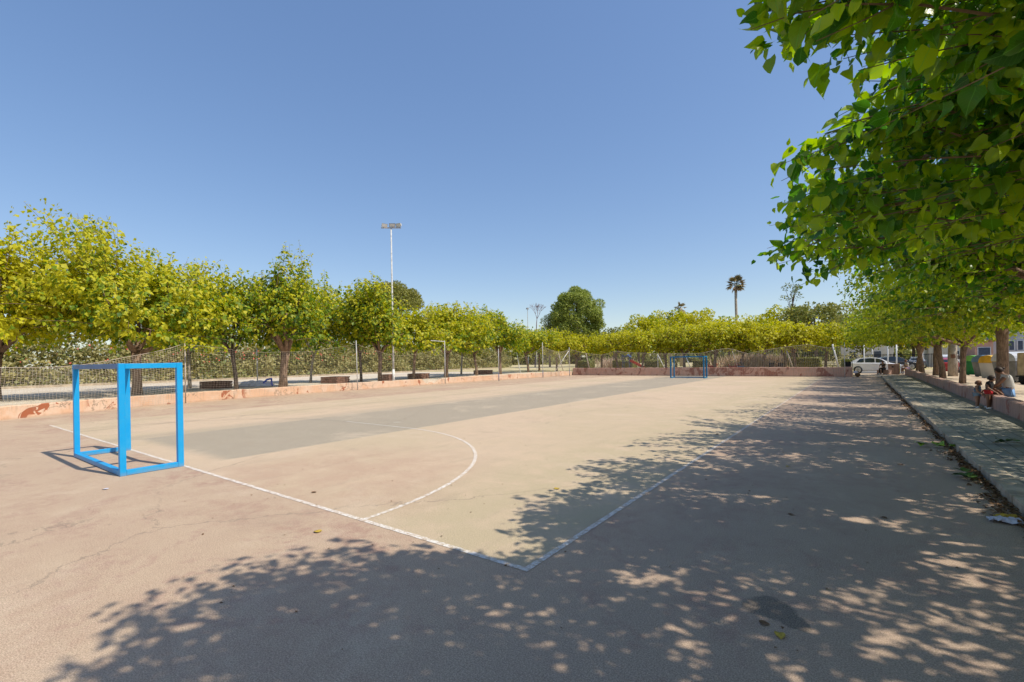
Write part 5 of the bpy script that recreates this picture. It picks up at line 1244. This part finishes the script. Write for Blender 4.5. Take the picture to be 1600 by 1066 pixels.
# seated woman, facing the court (+s = world -x): rz = 180deg
W1 = dict(pel=(0, 0, .60), chest=(.07, .02, 1.02), head=(.22, .12, 1.29), face=F((.8, .3, -.5)), hr=.105, shl=(.08, .22, 1.08), shr=(.08, -.20, 1.08), ell=(.24, .28, .84), elr=(.22, -.24, .84),
          wrl=(.44, .22, .72), wrr=(.42, -.06, .70), hpl=(.04, .10, .60), hpr=(.04, -.10, .60), knl=(.44, .14, .60), knr=(.44, -.08, .60), anl=(.40, .16, .10), anr=(.40, -.10, .10), tol=(.56, .17, .05), tor=(.56, -.10, .05))
person(V(-3.98, 22.0, .04), R(180-18), W1, 1.5, 'skin2', 'top', 'denim', 'hair', 'woman in pale grey top and light blue shorts sitting on the pink wall', longhair=True, sleeves=.12)
def standing(h, lean=0., armf=.1):
    q = h/1.7
    return {k_: (tuple(Vector(v)*q) if not isinstance(v, float) else v*q) if k_ not in ('face', 'hr') else v for k_, v in dict(pel=(0, 0, .92), chest=(lean*.5, 0, 1.33), head=(lean, 0, 1.58), shl=(lean*.5, .18, 1.38), shr=(lean*.5, -.18, 1.38), ell=(.05, .24, 1.12), elr=(.05, -.24, 1.12),
        wrl=(armf+.1, .22, .90), wrr=(armf+.1, -.22, .90), hpl=(0, .09, .90), hpr=(0, -.09, .90), knl=(.02, .10, .48), knr=(.02, -.10, .48), anl=(0, .11, .09), anr=(0, -.11, .09), tol=(.15, .12, .04), tor=(.15, -.12, .04)).items()}
b = standing(1.05, .12, .25); b['face'] = F((1, 0, -.4)); b['hr'] = .095
person(V(-3.42, 21.6, .10), R(-30), b, .86, 'skin2', 'blackc', 'redc', 'hair', 'child in a black shirt and red shorts standing at the knees of the woman')
b = standing(.86, .08, .15); b['face'] = F((1, 0, -.2)); b['hr'] = .088
person(V(-3.2, 21.95, .10), R(-20), b, .92, 'skin', 'greyblue', 'paleblue', 'hair2', 'toddler in a grey-blue shirt standing beside the woman')
sit = dict(pel=(0, 0, .50), chest=(.08, 0, .92), head=(.16, 0, 1.18), face=F((1, 0, -.4)), hr=.10, shl=(.08, .18, .98), shr=(.08, -.18, .98), ell=(.2, .24, .75), elr=(.2, -.24, .75), wrl=(.4, .12, .66), wrr=(.4, -.12, .66),
           hpl=(.03, .1, .5), hpr=(.03, -.1, .5), knl=(.42, .13, .52), knr=(.42, -.13, .52), anl=(.44, .13, .09), anr=(.44, -.13, .09), tol=(.6, .14, .04), tor=(.6, -.14, .04))
person(V(-1.95, 56.9, .05), R(-120), sit, 1.1, 'skin2', 'darkc', 'blackc', 'hair', 'person in dark clothes sitting hunched in front of the white car', trousers=True)
mb = MB(); cs = empty('concrete_block', V(-1.95, 56.95, .016), R(-120)); mb.box(-.3, .18, -.5, .5, 0, .43, .03).build('stone', M['wall_r'], cs); tag(cs, 'low concrete block under the hunched person', 'block')
person(V(-3.72, 57.0, .08), R(200), sit, 1.15, 'skin', 'top', 'lilac', 'hair2', 'person in pale top and lilac shorts sitting at the far end of the wall')
psit = dict(sit)
person(V(9.4, 52.1, .37+.02), R(160), sit, 1.05, 'skin2', 'darkc', 'greyblue', 'hair', 'person in grey sitting behind the far wall in front of the reeds', trousers=True)
cs = empty('park_bench', V(9.4, 52.1, .37), R(160)); MB().box(-.22, .22, -.7, .7, .36, .42).build('seat', M['brick'], cs)
for y in (-.55, .55): MB().box(-.18, .18, y-.05, y+.05, 0, .355).build('leg', M['kerb'], cs)
tag(cs, 'small bench under the person sitting behind the far wall', 'bench')

# ------------------------------------------------------------------ fallen leaves and litter
def leafm(name, mat, L, loc, rz, lab, group='fallen leaves lying on the court', curl=.03):
    T = LT['hero'][0].copy(); T[:, 2] = T[:, 2]*.4+.1*np.abs(T[:, 0])+curl*T[:, 1]; T[:, 2] += .02
    fs = [tuple(x) for f in LT['hero'][1] for x in f.tolist()]
    o = MB().add([tuple(x*L) for x in T], fs).build(name, M[mat], None, smooth=True); o.location = loc; o.rotation_euler = (0, 0, rz); return tag(o, lab, 'leaf', group)
for i, (s, t, mt, L, lab) in enumerate([
  (3.66, 6.03, 'dead2', .13, 'yellow fallen leaf on the court inside the shade edge'), (5.0, 3.03, 'dead2', .13, 'yellow fallen leaf outside the goal line near the shadow'), (.47, 3.74, 'dead2', .11, 'orange dry leaf beside the dark oil stain'),
  (.60, 3.80, 'dead1', .09, 'small brown leaf next to the orange one by the oil stain'), (6.6, 3.9, 'dead1', .11, 'brown leaf just inside the goal line near the arc'), (9.6, 2.2, 'paper', .12, 'pale scrap on the ground in front of the near goal'),
  (-.2, 7.1, 'dead1', .10, 'brown leaf in the shade between the sideline and the kerb'), (.7, 6.6, 'dead1', .09, 'dark leaf in the shade right of the sideline'), (-.6, 10.6, 'dead1', .12, 'dark curled leaf in the shade far along the kerb strip'),
  (1.0, 9.5, 'dead2', .10, 'yellow-brown leaf in the shade beside the sideline'), (2.9, 12.5, 'dead1', .12, 'brown leaf on the court side of the sideline'), (-2.6, 14.2, 'greenleaf', .14, 'green leaf lying on the paved walk'), (-2.9, 24.3, 'darkc', .14, 'dark leaf lying on the paved walk near the toddler')]):
    leafm('fallen_leaf', mt, L*.75, V(s, t, .006 if s > -1.5 else .106), i*1.7, lab)
def sprig(s, t, mt, lab, seed, n=9, z=.01):
    rg_ = np.random.default_rng(seed); root = empty('fallen_sprig', V(s, t, z), rg_.uniform(0, 6))
    MB().tube([(-.25, 0, .03), (0, .03, .05), (.28, 0, .03)], .006, 5).build('stem', M['twig'], root)
    P = np.stack([rg_.uniform(-.25, .28, n), rg_.normal(0, .02, n), rg_.uniform(.03, .08, n)], 1); A = np.stack([rg_.normal(.3, .6, n), rg_.normal(0, 1, n), rg_.uniform(-.1, .45, n)], 1)
    leaves_mesh('leaves', P, A, np.tile([0, 0, 1.], (n, 1))+rg_.normal(0, .3, P.shape), np.full(n, .14), 'hero', M[mt], np.zeros(n), root)
    return tag(root, lab, 'sprig', 'leafy sprigs dropped by the kerb')
sprig(-1.28, 12.9, 'freshleaf', 'bright yellow-green leafy sprig lying against the kerb', 1, 12)
sprig(-1.30, 9.95, 'greenleaf', 'dark green leafy sprig lying against the kerb nearer the camera', 2, 10)
sprig(-2.35, 13.3, 'greenleaf', 'small green sprig on the paved walk', 3, 6, .11)
rg_ = np.random.default_rng(77); n = 2600
t_ = np.concatenate([rg_.uniform(3, 12.5, n//2), rg_.uniform(12, 40, n-n//2)]); s_ = -1.52+np.abs(rg_.normal(0, .055, n))*(1+1.2*(np.sin(t_*1.7) > .5))
P = np.stack([-s_, t_, rg_.uniform(.008, .04, n)], 1)
ll = leaves_mesh('dry_leaf_litter', P, np.stack([rg_.normal(0, 1, n), rg_.normal(0, 1, n), rg_.normal(0, .25, n)], 1), np.tile([0, 0, 1.], (n, 1))+rg_.normal(0, .4, P.shape), rg_.uniform(.03, .085, n), 'mid', M['dead1'], np.zeros(n))
tag(ll, 'brown dry leaf litter gathered along the foot of the kerb', 'leaf litter', kind='stuff')
n = 420; P = np.stack([-rg_.uniform(-1.4, 9, n), rg_.uniform(1.5, 22, n), np.full(n, .008)], 1)
l2 = leaves_mesh('ground_crumbs', P, np.stack([rg_.normal(0, 1, n), rg_.normal(0, 1, n), rg_.normal(0, .1, n)], 1), np.tile([0, 0, 1.], (n, 1))+rg_.normal(0, .3, P.shape), rg_.uniform(.012, .035, n), 'mid', M['dead1'], np.zeros(n))
tag(l2, 'tiny leaf crumbs scattered over the near court', 'crumbs', kind='stuff')
wp = empty('crumpled_wrapper', V(-1.33, 7.62, .01)); mb = MB(); rr = random.Random(5); g = 8; vs = []
for i in range(g+1):
    for j in range(g+1): vs.append(((i/g-.5)*.30, (j/g-.5)*.16, rr.uniform(0, .06)*(1 if 0 < i < g else .3)))
MB().add(vs, [(i*(g+1)+j, (i+1)*(g+1)+j, (i+1)*(g+1)+j+1, i*(g+1)+j+1) for i in range(g) for j in range(g)]).build('foil', M['paper'], wp)
MB().add([(x*.7+.03, y*.7+.13, z+.005) for x, y, z in vs], [(i*(g+1)+j, (i+1)*(g+1)+j, (i+1)*(g+1)+j+1, i*(g+1)+j+1) for i in range(g) for j in range(g)]).build('orange_peel', M['dead2'], wp)
tag(wp, 'crumpled white and orange wrapper lying by the kerb', 'litter')
